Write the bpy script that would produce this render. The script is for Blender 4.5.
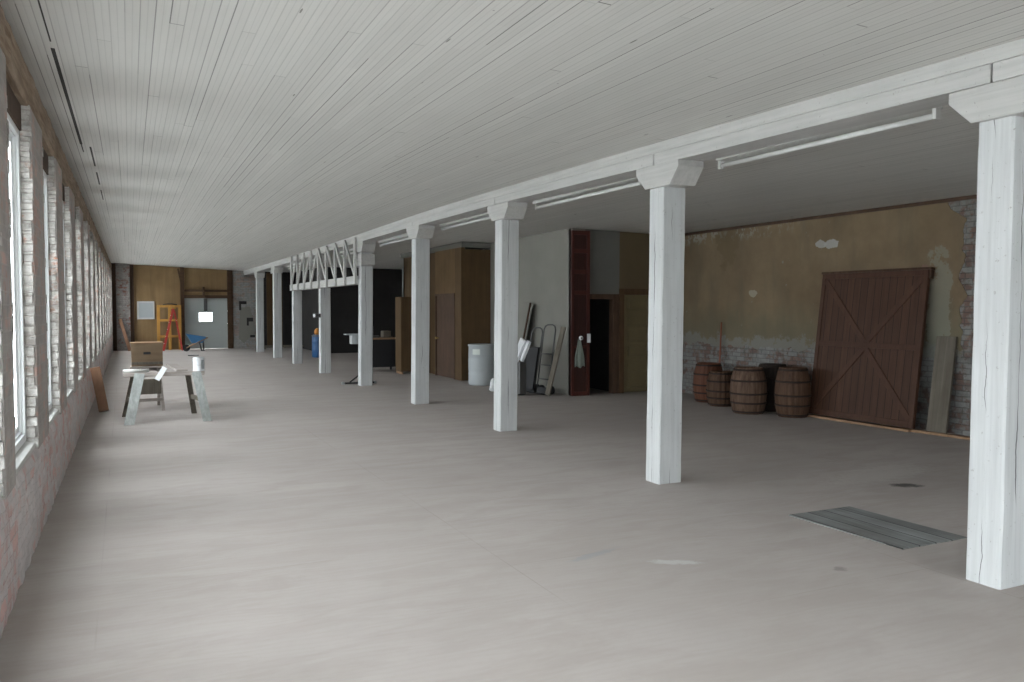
import bpy, bmesh, math, random
from mathutils import Vector, Matrix, noise
R = math.radians
random.seed(7)
S = bpy.context.scene
for o in list(bpy.data.objects): bpy.data.objects.remove(o)
COL = S.collection

# ---------------------------------------------------------------- camera
FPX, VPX, HY, EYE = 826.0, 123.0, 307.8, 1.70
pit = math.atan((341 - HY) / FPX)
yaw = math.atan((512 - VPX) / FPX * math.cos(pit))
cam = bpy.data.cameras.new('camera'); cam.sensor_width = 36; cam.lens = FPX / 1024 * 36
cam.clip_start = .05; cam.clip_end = 300
co = bpy.data.objects.new('camera', cam); COL.objects.link(co)
fw = Vector((math.sin(yaw) * math.cos(pit), math.cos(yaw) * math.cos(pit), -math.sin(pit)))
rt = Vector((math.cos(yaw), -math.sin(yaw), 0)); up = rt.cross(fw)
co.matrix_world = Matrix(((rt.x, up.x, -fw.x, 0), (rt.y, up.y, -fw.y, 0), (rt.z, up.z, -fw.z, EYE), (0, 0, 0, 1)))
S.camera = co

# ---------------------------------------------------------------- sky and exposure
w = bpy.data.worlds.new('overcast_sky'); S.world = w; w.use_nodes = True
bg = w.node_tree.nodes['Background']; bg.inputs[0].default_value = (.93, .965, 1, 1); bg.inputs[1].default_value = 26.0
_n = w.node_tree.nodes; _l = w.node_tree.links                      # overcast sky: zenith three times the horizon
_tc = _n.new('ShaderNodeTexCoord'); _sp = _n.new('ShaderNodeSeparateXYZ'); _l.new(_tc.outputs['Generated'], _sp.inputs[0])
_mr = _n.new('ShaderNodeMapRange'); _mr.inputs[1].default_value = 0; _mr.inputs[2].default_value = 1; _mr.inputs[3].default_value = .42; _mr.inputs[4].default_value = 1.15
_l.new(_sp.outputs[2], _mr.inputs[0])
_vm = _n.new('ShaderNodeVectorMath'); _vm.operation = 'SCALE'; _vm.inputs[0].default_value = (.935, .965, 1.0); _l.new(_mr.outputs[0], _vm.inputs['Scale'])
_l.new(_vm.outputs[0], bg.inputs[0])
S.view_settings.view_transform = 'Standard'; S.view_settings.look = 'None'
S.view_settings.gamma = 1; S.view_settings.use_curve_mapping = False
S.view_settings.exposure = 0.0
S.cycles.use_denoising = True
S.cycles.max_bounces = 12; S.cycles.diffuse_bounces = 8; S.cycles.transparent_max_bounces = 16
S.cycles.sample_clamp_indirect = 6

def portal(loc, rot, sx, sy):
    l = bpy.data.lights.new('window_daylight', 'AREA'); l.shape = 'RECTANGLE'; l.size = sx; l.size_y = sy
    l.cycles.is_portal = True
    o = bpy.data.objects.new('window_daylight', l); o.location = loc; o.rotation_euler = rot; COL.objects.link(o)

# ---------------------------------------------------------------- materials
class NT:
    def __init__(s, name, rough=.8, spec=.3):
        s.m = bpy.data.materials.new(name); s.m.use_nodes = True; s.t = s.m.node_tree; s.n = s.t.nodes; s.l = s.t.links
        s.b = s.n['Principled BSDF']; s.b.inputs['Roughness'].default_value = rough
        s.b.inputs['Specular IOR Level'].default_value = spec
        s.tc = s.n.new('ShaderNodeTexCoord')
    def set(s, inp, v):
        if hasattr(v, 'links') or isinstance(v, bpy.types.NodeSocket): s.l.new(v, inp)
        elif isinstance(v, (tuple, list)): inp.default_value = (*v, 1)[:len(inp.default_value)] if len(v) == 3 and len(inp.default_value) == 4 else v
        else: inp.default_value = v
    def math(s, op, a, b=0, c=0):
        n = s.n.new('ShaderNodeMath'); n.operation = op
        for i, v in enumerate((a, b, c)): s.set(n.inputs[i], v)
        return n.outputs[0]
    def mapped(s, scale=(1, 1, 1), rot=(0, 0, 0), loc=(0, 0, 0), src=None):
        n = s.n.new('ShaderNodeMapping'); s.l.new(src or s.tc.outputs['Object'], n.inputs[0])
        n.inputs['Scale'].default_value = scale; n.inputs['Rotation'].default_value = rot; n.inputs['Location'].default_value = loc
        return n.outputs[0]
    def noise(s, vec, scale=5, detail=4, rough=.6, dist=0):
        n = s.n.new('ShaderNodeTexNoise'); s.l.new(vec, n.inputs['Vector']); n.inputs['Scale'].default_value = scale
        n.inputs['Detail'].default_value = detail; n.inputs['Roughness'].default_value = rough; n.inputs['Distortion'].default_value = dist
        return n.outputs['Fac']
    def ramp(s, fac, stops):
        n = s.n.new('ShaderNodeValToRGB'); s.l.new(fac, n.inputs[0]); e = n.color_ramp.elements
        while len(e) < len(stops): e.new(.5)
        for el, (p, c) in zip(e, stops):
            el.position = p; el.color = (*c, 1) if isinstance(c, (tuple, list)) else (c, c, c, 1)
        return n.outputs[0]
    def mix(s, fac, a, b, blend='MIX'):
        n = s.n.new('ShaderNodeMix'); n.data_type = 'RGBA'; n.blend_type = blend
        s.set(n.inputs[0], fac); s.set(n.inputs[6], a); s.set(n.inputs[7], b)
        return n.outputs[2]
    def xyz(s, vec=None):
        n = s.n.new('ShaderNodeSeparateXYZ'); s.l.new(vec or s.tc.outputs['Object'], n.inputs[0]); return n.outputs
    def comb(s, x, y, z):
        n = s.n.new('ShaderNodeCombineXYZ')
        for i, v in enumerate((x, y, z)): s.set(n.inputs[i], v)
        return n.outputs[0]
    def rnd(s, v):
        n = s.n.new('ShaderNodeTexWhiteNoise'); n.noise_dimensions = '1D'; s.l.new(v, n.inputs['W']); return n.outputs['Value']
    def bump(s, h, strength=.3, dist=.01):
        n = s.n.new('ShaderNodeBump'); s.l.new(h, n.inputs['Height']); n.inputs['Strength'].default_value = strength
        n.inputs['Distance'].default_value = dist; s.l.new(n.outputs[0], s.b.inputs['Normal'])
    def out(s, col): s.set(s.b.inputs['Base Color'], col); return s.m
    def inst(s):
        n = s.n.new('ShaderNodeObjectInfo'); return n.outputs['Random']

def plain(name, c, rough=.6, metal=0, spec=.4, var=.12, scale=6):
    t = NT(name, rough, spec); t.b.inputs['Metallic'].default_value = metal
    f = t.noise(t.tc.outputs['Object'], scale, 5)
    return t.out(t.mix(f, tuple(v * (1 - var) for v in c), tuple(min(1, v * (1 + var)) for v in c)))

def wood(name, c1, c2, axis=2, scale=1.0, rough=.75, stain=None, planks=None):
    """grain along the given axis; planks = (axis, width) draws plank joints"""
    t = NT(name, rough, .25)
    sc = [22 * scale] * 3; sc[axis] = 1.1 * scale
    f = t.noise(t.mapped(tuple(sc)), 1, 6, .65, .4)
    col = t.mix(t.ramp(f, [(.3, 0), (.7, 1)]), c1, c2)
    f2 = t.noise(t.tc.outputs['Object'], 2.3, 3)
    col = t.mix(t.ramp(f2, [(.35, .0), (.75, .45)]), col, stain or tuple(v * .55 for v in c1))
    h = f
    if planks:
        x = t.xyz()[planks[0]]; u = t.math('DIVIDE', x, planks[1]); fr = t.math('FRACT', t.math('ADD', u, 100))
        r = t.rnd(t.math('FLOOR', u))
        col = t.mix(t.math('MULTIPLY', r, .35), col, tuple(v * .5 for v in c1))
        ln = t.math('LESS_THAN', fr, .07)
        col = t.mix(ln, col, tuple(v * .25 for v in c1))
        h = t.math('SUBTRACT', t.math('MULTIPLY', f, .3), ln)
    t.bump(h, .35, .004)
    return t.out(col)

def m_painted_timber(name='painted_timber', axis=2, crack=True, c=(.565, .578, .58)):
    t = NT(name, .6, .3); P = t.tc.outputs['Object']; r = t.inst()
    off = t.comb(t.math('MULTIPLY', r, 7), t.math('MULTIPLY', r, 13), t.math('MULTIPLY', r, 5))
    va = t.n.new('ShaderNodeVectorMath'); t.l.new(P, va.inputs[0]); t.l.new(off, va.inputs[1]); V = va.outputs[0]
    sc = [30] * 3; sc[axis] = 1.2
    g = t.noise(t.mapped(tuple(sc), src=V), 1, 6, .6)
    big = t.noise(V, 1.7, 4)
    col = t.mix(t.ramp(g, [(.25, 0), (.6, 1)]), tuple(v * .80 for v in c), c)
    col = t.mix(t.ramp(big, [(.4, 0), (.75, .35)]), col, tuple(v * .68 for v in c))
    # worn nicks
    nk = t.noise(V, 30, 3, .7); nk = t.ramp(nk, [(.66, 0), (.70, 1)])
    col = t.mix(t.math('MULTIPLY', nk, .6), col, (.25, .24, .22))
    h = g
    if crack:
        s2 = [0, 0, 0]; x = t.xyz(V)
        wob = t.noise(t.mapped((.6, .6, 1.4), src=V), 1, 4, .7)
        for k, (a, amp) in enumerate(((0, .13), (1, .10))):
            d = t.math('ABSOLUTE', t.math('SUBTRACT', t.xyz(P)[a], t.math('MULTIPLY', t.math('SUBTRACT', wob, .5 + .07 * (-1) ** k), amp * (1.1 if k else .7))))
            gate = t.noise(t.mapped((.1, .1, .55), loc=(k * 3.3, 0, k * 5), src=V), 1, 3)
            wd = t.math('MULTIPLY', t.ramp(gate, [(.46, 0), (.56, 1)]), .0055)
            ln = t.math('LESS_THAN', d, wd)
            col = t.mix(t.math('MULTIPLY', ln, .85), col, (.07, .07, .07))
    t.bump(h, .25, .004)
    return t.out(col)

def m_brick(name, plane='YZ', paint=(.55, .53, .51), bare=(.33, .16, .11), mortar=(.42, .39, .36), bare_amt=.55, dirt=(.28, .26, .25), bump=.6, d0=.5):
    t = NT(name, .92, .15); X = t.xyz()
    v = t.comb(X[1] if plane[0] == 'Y' else X[0], X[2], 0)
    wv = t.noise(t.tc.outputs['Object'], 9, 3)
    va = t.n.new('ShaderNodeVectorMath'); va.operation = 'ADD'; t.l.new(v, va.inputs[0])
    t.l.new(t.comb(t.math('MULTIPLY', wv, .03), t.math('MULTIPLY', wv, .02), 0), va.inputs[1])
    b = t.n.new('ShaderNodeTexBrick'); t.l.new(va.outputs[0], b.inputs['Vector'])
    b.inputs['Scale'].default_value = 1; b.inputs['Brick Width'].default_value = .215; b.inputs['Row Height'].default_value = .075
    b.inputs['Mortar Size'].default_value = .007; b.inputs['Mortar Smooth'].default_value = .4; b.inputs['Bias'].default_value = 0
    b.inputs['Color1'].default_value = (0, 0, 0, 1); b.inputs['Color2'].default_value = (1, 1, 1, 1); b.inputs['Mortar'].default_value = (.5, .5, .5, 1)
    rnd = b.outputs['Color']; mo = b.outputs['Fac']
    n1 = t.noise(t.tc.outputs['Object'], 6, 6, .7); n2 = t.noise(t.tc.outputs['Object'], 1.3, 3)
    amt = t.math('ADD', t.math('MULTIPLY', n1, .7), t.math('MULTIPLY', n2, .4))
    amt = t.math('ADD', amt, t.math('MULTIPLY', rnd, .12))
    f = t.ramp(amt, [(max(0, bare_amt), 0), (min(1, bare_amt + .09), 1)])
    col = t.mix(t.ramp(n1, [(.35, 0), (.65, 1)]), tuple(q * .72 for q in paint), paint)
    col = t.mix(f, col, t.mix(rnd, bare, tuple(q * 1.6 for q in bare)))
    col = t.mix(t.math('MULTIPLY', mo, .55), col, mortar)
    n3 = t.noise(t.tc.outputs['Object'], 3.1 if d0 > .49 else 6.5, 5, .7)
    col = t.mix(t.ramp(n3, [(d0, 0), (d0 + .2, .7 if d0 < .5 else .55)]), col, dirt)
    h = t.math('SUBTRACT', t.math('MULTIPLY', n1, .6), mo)
    t.bump(h, bump, .012)
    return t.out(col)

def m_ceiling():
    t = NT('beadboard_ceiling', .7, .2); X = t.xyz()
    x = t.math('SUBTRACT', X[0], t.math('MULTIPLY', X[1], .0065))
    u = t.math('ADD', t.math('DIVIDE', x, .083), 200); idx = t.math('FLOOR', u); fr = t.math('FRACT', u)
    r = t.rnd(idx); r2 = t.rnd(t.math('ADD', idx, 57.3))
    edge = t.math('LESS_THAN', fr, .09)
    bead = t.math('LESS_THAN', t.math('ABSOLUTE', t.math('SUBTRACT', fr, .54)), .035)
    seg = t.math('DIVIDE', t.math('ADD', X[1], t.math('MULTIPLY', r, 40)), 3.7)
    sidx = t.math('FLOOR', seg)
    joint = t.math('LESS_THAN', t.math('FRACT', seg), .003)
    r3 = t.rnd(t.math('ADD', t.math('MULTIPLY', idx, 7.13), sidx))
    base = t.mix(r3, (.575, .565, .54), (.615, .605, .578))
    n = t.noise(t.mapped((.9, .25, 1)), 1.2, 4); base = t.mix(t.ramp(n, [(.35, 0), (.7, .30)]), base, (.47, .475, .455))
    g = t.noise(t.mapped((40, 1.5, 1)), 1, 4); base = t.mix(t.ramp(g, [(.5, 0), (.8, .3)]), base, (.42, .42, .40))
    ed = t.math('MULTIPLY', edge, t.math('ADD', .22, t.math('MULTIPLY', t.math('POWER', t.rnd(t.math('ADD', t.math('MULTIPLY', idx, 3.1), t.math('MULTIPLY', sidx, 1.7))), 3), .6)))
    base = t.mix(ed, base, (.10, .10, .095))
    base = t.mix(t.math('MULTIPLY', bead, .16), base, (.2, .2, .19))
    base = t.mix(t.math('MULTIPLY', joint, t.math('MULTIPLY', t.math('POWER', r2, 4), .8)), base, (.1, .1, .09))
    # knot holes
    vo = t.n.new('ShaderNodeTexVoronoi'); t.l.new(t.mapped((1, .45, 1)), vo.inputs['Vector']); vo.inputs['Scale'].default_value = 1.5
    k = t.math('LESS_THAN', vo.outputs['Distance'], .022)
    base = t.mix(k, base, (.05, .04, .03))
    vo2 = t.n.new('ShaderNodeTexVoronoi'); t.l.new(t.mapped((6, .8, 1)), vo2.inputs['Vector']); vo2.inputs['Scale'].default_value = 1.0
    base = t.mix(t.math('MULTIPLY', t.math('LESS_THAN', vo2.outputs['Distance'], .035), .75), base, (.10, .09, .08))
    vo3 = t.n.new('ShaderNodeTexVoronoi'); t.l.new(t.mapped((3, 3, 1)), vo3.inputs['Vector']); vo3.inputs['Scale'].default_value = 1.0
    base = t.mix(t.math('MULTIPLY', t.math('LESS_THAN', vo3.outputs['Distance'], .022), .6), base, (.12, .11, .10))
    # open gaps where strips of board are missing near the window wall
    def gap(x0, w, y0, y1, slope=.0065):
        c = t.math('ADD', x0, t.math('MULTIPLY', X[1], slope))
        a = t.math('LESS_THAN', t.math('ABSOLUTE', t.math('SUBTRACT', X[0], c)), w)
        b = t.math('LESS_THAN', t.math('ABSOLUTE', t.math('SUBTRACT', X[1], (y0 + y1) / 2)), (y1 - y0) / 2)
        return t.math('MULTIPLY', a, b)
    for a in ((-.447, .005, 3.5, 6.35), (-.447, .013, 6.5, 10.2), (-.447, .006, 10.2, 10.7), (-.363, .010, 10.3, 11.7), (-.363, .010, 12.2, 13.4), (-.363, .008, 14.0, 15.2)):
        base = t.mix(gap(*a), base, (.03, .028, .025))
    h = t.math('SUBTRACT', 1, t.math('ADD', edge, t.math('MULTIPLY', bead, .5)))
    t.bump(h, .35, .004)
    return t.out(base)

def m_floor():
    t = NT('dusty_plywood_floor', .75, .25); X = t.xyz()
    n1 = t.noise(t.mapped((.35, .35, 1)), 1, 5, .6, .5)
    n2 = t.noise(t.mapped((.8, 2.6, 1)), 1.6, 6, .65, .7)
    n3 = t.noise(t.tc.outputs['Object'], 14, 5, .7)
    col = t.mix(t.ramp(n1, [(.35, 0), (.7, 1)]), (.352, .318, .298), (.412, .376, .354))
    col = t.mix(t.ramp(n2, [(.42, 0), (.62, .55)]), col, (.32, .283, .26))
    # swirly plywood grain
    wv = t.n.new('ShaderNodeTexWave'); t.l.new(t.mapped((.5, 1.6, 1), rot=(0, 0, .12)), wv.inputs['Vector']); wv.inputs['Scale'].default_value = 3.5
    wv.inputs['Distortion'].default_value = 9; wv.inputs['Detail'].default_value = 4; wv.inputs['Detail Scale'].default_value = .7; wv.bands_direction = 'Y'
    col = t.mix(t.math('MULTIPLY', t.ramp(wv.outputs['Fac'], [(.5, 0), (.9, 1)]), .10), col, (.29, .27, .25))
    col = t.mix(t.ramp(n3, [(.5, 0), (.8, .18)]), col, (.29, .26, .24))
    # sheet joints
    def grid(v, p, o=0): return t.math('LESS_THAN', t.math('FRACT', t.math('DIVIDE', t.math('ADD', v, 100 + o), p)), .0045 / p * 2)
    jx = grid(X[0], 2.44, .2); row = t.math('FLOOR', t.math('DIVIDE', t.math('ADD', X[0], 100.2), 2.44))
    jy = t.math('LESS_THAN', t.math('FRACT', t.math('DIVIDE', t.math('ADD', X[1], t.math('MULTIPLY', row, .61)), 1.22)), .007)
    sj = t.ramp(t.noise(t.tc.outputs['Object'], .5, 2), [(.45, 0), (.6, .30)])
    col = t.mix(t.math('MULTIPLY', t.math('MAXIMUM', jx, jy), sj), col, (.2, .18, .16))
    # stains and scuffs with shapes of their own
    def blob(cx, cy, rx, ry, c, a, rot=0):
        nonlocal col
        dx = t.math('SUBTRACT', X[0], cx); dy = t.math('SUBTRACT', X[1], cy)
        u = t.math('DIVIDE', t.math('ADD', t.math('MULTIPLY', dx, math.cos(rot)), t.math('MULTIPLY', dy, math.sin(rot))), rx)
        v = t.math('DIVIDE', t.math('SUBTRACT', t.math('MULTIPLY', dy, math.cos(rot)), t.math('MULTIPLY', dx, math.sin(rot))), ry)
        d = t.math('ADD', t.math('MULTIPLY', u, u), t.math('MULTIPLY', v, v))
        d = t.math('ADD', d, t.math('MULTIPLY', t.math('SUBTRACT', n3, .5), 2.6))
        col = t.mix(t.ramp(d, [(.3, a), (1.0, 0)]), col, c)
    blob(6.76, 5.5, .17, .10, (.05, .047, .045), .9, -.4)
    blob(3.31, 4.48, .20, .06, (.50, .50, .50), .6, -.5)
    blob(2.9, 4.85, .28, .05, (.27, .28, .29), .6, .3)
    blob(4.2, 3.9, .06, .05, (.2, .18, .17), .7)
    blob(3.9, 2.4, .10, .06, (.2, .18, .17), .6)
    blob(7.0, 6.0, .9, .3, (.50, .48, .46), .35, .2)
    t.bump(n3, .08, .003)
    return t.out(col)

def m_plaster():
    t = NT('stained_tan_plaster', .9, .15); X = t.xyz()
    n1 = t.noise(t.tc.outputs['Object'], .9, 5, .65); n2 = t.noise(t.tc.outputs['Object'], 4.5, 6, .7)
    st = t.noise(t.mapped((1, 1.6, .35)), 1.6, 5, .6)
    col = t.mix(t.ramp(n1, [(.35, 0), (.68, 1)]), (.155, .114, .072), (.22, .163, .102))
    col = t.mix(t.ramp(st, [(.48, 0), (.72, .65)]), col, (.12, .105, .075))
    low = t.math('SUBTRACT', 1.9, X[2])
    lw = t.ramp(t.math('ADD', low, t.math('MULTIPLY', n2, .9)), [(.5, 0), (1.0, .55)])
    col = t.mix(lw, col, (.14, .135, .092))
    # flaked paint near the ceiling and here and there
    fl = t.ramp(t.noise(t.tc.outputs['Object'], 7, 5, .7), [(.66, 0), (.70, .8)])
    topz = t.ramp(t.math('SUBTRACT', X[2], 2.2), [(.55, .0), (.9, 1)])
    far = t.ramp(t.math('MULTIPLY', t.math('SUBTRACT', X[1], 9.5), .3), [(.2, 0), (.7, 1)])
    fl2 = t.ramp(t.noise(t.mapped((1, 3, 2)), 3.2, 5, .7), [(.52, 0), (.56, .75)])
    col = t.mix(fl, col, (.24, .235, .20))
    tz = t.math('MULTIPLY', t.ramp(t.math('SUBTRACT', X[2], 2.2), [(.70, 0), (.84, 1)]), far)
    col = t.mix(t.math('MULTIPLY', fl2, tz), col, (.30, .30, .27))
    def patch(cy, cz, ry, rz, c, a):
        nonlocal col
        u = t.math('DIVIDE', t.math('SUBTRACT', X[1], cy), ry); v = t.math('DIVIDE', t.math('SUBTRACT', X[2], cz), rz)
        d = t.math('ADD', t.math('ADD', t.math('MULTIPLY', u, u), t.math('MULTIPLY', v, v)), t.math('MULTIPLY', t.math('SUBTRACT', n2, .5), 5))
        col = t.mix(t.ramp(d, [(.8, a), (1.0, 0)]), col, c)
    patch(9.70, 2.72, .13, .07, (.42, .42, .41), .8); patch(9.93, 2.72, .11, .06, (.40, .40, .39), .8)
    patch(8.0, 2.2, .07, .10, (.22, .13, .11), .7)
    patch(12.2, 2.95, .3, .5, (.14, .105, .06), .6)
    patch(7.8, 1.7, .22, .8, (.24, .25, .21), .5)
    patch(11.5, 1.95, .1, .06, (.34, .33, .27), .7)
    lowz = t.ramp(t.math('SUBTRACT', X[2], .85), [(.12, 1), (.5, 0)])
    lf = t.ramp(t.math('ADD', t.math('MULTIPLY', lowz, .5), n2), [(.70, 0), (.78, .7)])
    col = t.mix(lf, col, (.21, .21, .195))
    t.bump(n2, .15, .006)
    return t.out(col)

MAT = {}
def M(k): return MAT[k]
MAT['column'] = m_painted_timber('painted_column_timber')
MAT['beam'] = m_painted_timber('painted_beam_timber', 1, False, (.50, .495, .48))
MAT['ceiling'] = m_ceiling(); MAT['floor'] = m_floor(); MAT['plaster'] = m_plaster()
MAT['brick_low'] = m_brick('grey_washed_brick', 'YZ', (.70, .655, .65), (.40, .27, .25), (.55, .51, .50), .60, (.48, .44, .44))
MAT['brick_jamb'] = m_brick('white_painted_brick', 'XZ', (.64, .62, .59), (.30, .15, .10), (.38, .34, .31), .69, (.17, .15, .13), .8, .43)
MAT['pier'] = m_brick('grey_pier_face', 'YZ', (.46, .43, .405), (.34, .24, .21), (.44, .41, .39), .62, (.33, .30, .28), .25)
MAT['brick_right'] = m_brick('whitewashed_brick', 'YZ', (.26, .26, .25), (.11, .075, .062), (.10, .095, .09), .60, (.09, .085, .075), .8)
MAT['brick_far'] = m_brick('grey_stone_wall', 'XZ', (.40, .40, .39), (.24, .19, .17), (.2, .19, .18), .58, (.13, .12, .12), .8)
MAT['brick_red'] = m_brick('old_red_brick', 'XZ', (.30, .28, .265), (.13, .06, .045), (.16, .14, .13), .64, (.07, .05, .045), .8)
MAT['lintel'] = wood('weathered_lintel', (.20, .13, .08), (.42, .34, .26), 1, 1.2, .85, (.05, .03, .018))
MAT['white'] = plain('white_window_paint', (.80, .82, .83), .4, var=.04)
MAT['sill'] = plain('white_sill', (.52, .52, .50), .6, var=.15)
MAT['fixture'] = plain('fixture_enamel', (.56, .56, .54), .6, var=.06)
MAT['tube'] = plain('unlit_tube', (.60, .60, .59), .5, var=.02)
MAT['plywood'] = wood('tan_plywood', (.205, .135, .066), (.28, .185, .092), 2, .35, .8, (.17, .105, .05))
MAT['brownpanel'] = wood('brown_wall_panel', (.085, .052, .025), (.12, .075, .036), 2, .4, .8, (.06, .036, .018))
MAT['upperpanel'] = wood('lighter_brown_panel', (.125, .077, .036), (.17, .105, .05), 2, .4, .8)
MAT['brown_dark'] = wood('dark_brown_wood', (.060, .034, .022), (.10, .06, .038), 2, 1, .7)
MAT['brown_header'] = wood('brown_header_timber', (.055, .03, .017), (.10, .055, .03), 0, 1, .7)
MAT['red_wood'] = wood('dark_red_wood', (.055, .015, .011), (.085, .024, .016), 2, 1, .5)
MAT['red_panel'] = wood('darker_red_panel', (.030, .011, .009), (.050, .018, .013), 2, 1, .6)  # leaf a darker red than its stiles and rails
MAT['barn'] = wood('reddish_brown_planks', (.055, .026, .015), (.090, .042, .025), 2, 1, .6, (.05, .02, .011), planks=(0, .125))
MAT['barn_rail'] = wood('reddish_brown_rail', (.058, .026, .016), (.085, .040, .024), 2, 1, .6)
MAT['palewood'] = wood('new_pale_board', (.26, .155, .09), (.36, .235, .14), 0, .8, .7)
MAT['greywood'] = wood('grey_weathered_board', (.11, .095, .075), (.18, .16, .13), 2, 1, .85)
MAT['leanwood'] = wood('reddish_board', (.19, .10, .06), (.27, .15, .09), 2, 1, .7)
MAT['boxwood'] = wood('box_wood', (.16, .11, .068), (.23, .165, .105), 0, 1, .7)
MAT['legwood'] = wood('pale_grey_board', (.27, .285, .275), (.42, .44, .425), 2, 1, .7, (.16, .165, .155))
MAT['beamwood'] = wood('scuffed_board', (.27, .23, .205), (.46, .42, .39), 0, 1, .7)
MAT['barrel'] = wood('barrel_oak', (.055, .028, .016), (.11, .060, .036), 2, 1.2, .7, (.03, .016, .012))
MAT['barrel_red'] = wood('barrel_red_oak', (.09, .032, .018), (.14, .056, .03), 2, 1.2, .65, (.045, .018, .012))
MAT['barrel_black'] = wood('barrel_tarred_oak', (.022, .016, .013), (.04, .028, .022), 2, 1.2, .7)
MAT['barrel_pale'] = wood('barrel_streaked_oak', (.055, .024, .015), (.16, .105, .07), 2, 1.1, .7, (.04, .018, .014))
MAT['hoop'] = plain('rusty_hoop', (.030, .020, .015), .7, .3, var=.3)
MAT['black'] = plain('black_rubber', (.018, .018, .02), .6)
MAT['blackwall'] = plain('shade_dark_wall', (.030, .028, .027), .95, var=.4, scale=2)  # near-black colour stands in for shade in the unlit spaces
MAT['greyplaster'] = plain('dim_white_plaster', (.235, .228, .205), .9, var=.18, scale=1.2)
MAT['greyplaster2'] = plain('grey_plaster', (.14, .138, .125), .9, var=.15, scale=1.5)
MAT['tanwall'] = plain('tan_painted_wall', (.125, .092, .052), .9, var=.15, scale=1.5)
MAT['yellowdoor'] = plain('yellowed_door_paint', (.15, .118, .06), .55, var=.10)
MAT['doorframe'] = wood('brown_door_casing', (.085, .048, .024), (.12, .07, .036), 2, 1, .6)
MAT['drum'] = plain('white_plastic_drum', (.43, .46, .475), .45, var=.06)
MAT['bluedrum'] = plain('blue_plastic', (.02, .085, .22), .4)
MAT['bluetray'] = plain('blue_steel', (.05, .17, .34), .4, .1)
MAT['steel'] = plain('galvanised_steel', (.45, .47, .48), .4, .7)
MAT['brass'] = plain('dull_brass', (.4, .3, .12), .4, .8)
MAT['darksteel'] = plain('dark_steel_tube', (.10, .10, .10), .4, .6)
MAT['garage'] = plain('grey_door_enamel', (.40, .43, .42), .6, var=.06, scale=1)
MAT['red'] = plain('red_fibreglass', (.42, .045, .035), .5)
MAT['yellow'] = wood('orange_yellow_timber', (.42, .21, .045), (.52, .28, .07), 2, 1, .7)
MAT['orange'] = plain('orange_plastic', (.6, .25, .05), .5)
MAT['white_plastic'] = plain('white_plastic', (.78, .80, .82), .4, var=.04)
MAT['noticegrey'] = plain('grey_board_face', (.38, .41, .43), .6, var=.05)
MAT['hatch'] = wood('worn_hatch_boards', (.15, .155, .15), (.36, .38, .38), 1, .5, .7, (.07, .05, .045), planks=(0, .17))
MAT['redbroom'] = plain('red_brown_stick', (.26, .085, .05), .6)
MAT['cloth'] = plain('grey_green_cloth', (.22, .25, .22), .95, var=.25, scale=14)
MAT['label'] = plain('paper_label', (.66, .70, .66), .7, var=.05)
MAT['asphalt'] = plain('pale_concrete_yard', (.44, .44, .43), .9, var=.15, scale=.5)
g = bpy.data.materials.new('window_glass'); g.use_nodes = True; nt = g.node_tree; nt.nodes.clear()
o_ = nt.nodes.new('ShaderNodeOutputMaterial'); mx = nt.nodes.new('ShaderNodeMixShader'); tr = nt.nodes.new('ShaderNodeBsdfTransparent'); gl = nt.nodes.new('ShaderNodeBsdfGlossy')
lw = nt.nodes.new('ShaderNodeLayerWeight'); lw.inputs[0].default_value = .3; gl.inputs['Roughness'].default_value = .02
tr.inputs[0].default_value = (.93, .95, .95, 1)
mm = nt.nodes.new('ShaderNodeMath'); mm.operation = 'MULTIPLY'; mm.inputs[1].default_value = .5
nt.links.new(lw.outputs['Fresnel'], mm.inputs[0]); nt.links.new(mm.outputs[0], mx.inputs[0])
nt.links.new(tr.outputs[0], mx.inputs[1]); nt.links.new(gl.outputs[0], mx.inputs[2]); nt.links.new(mx.outputs[0], o_.inputs[0])
MAT['glass'] = g

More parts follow.
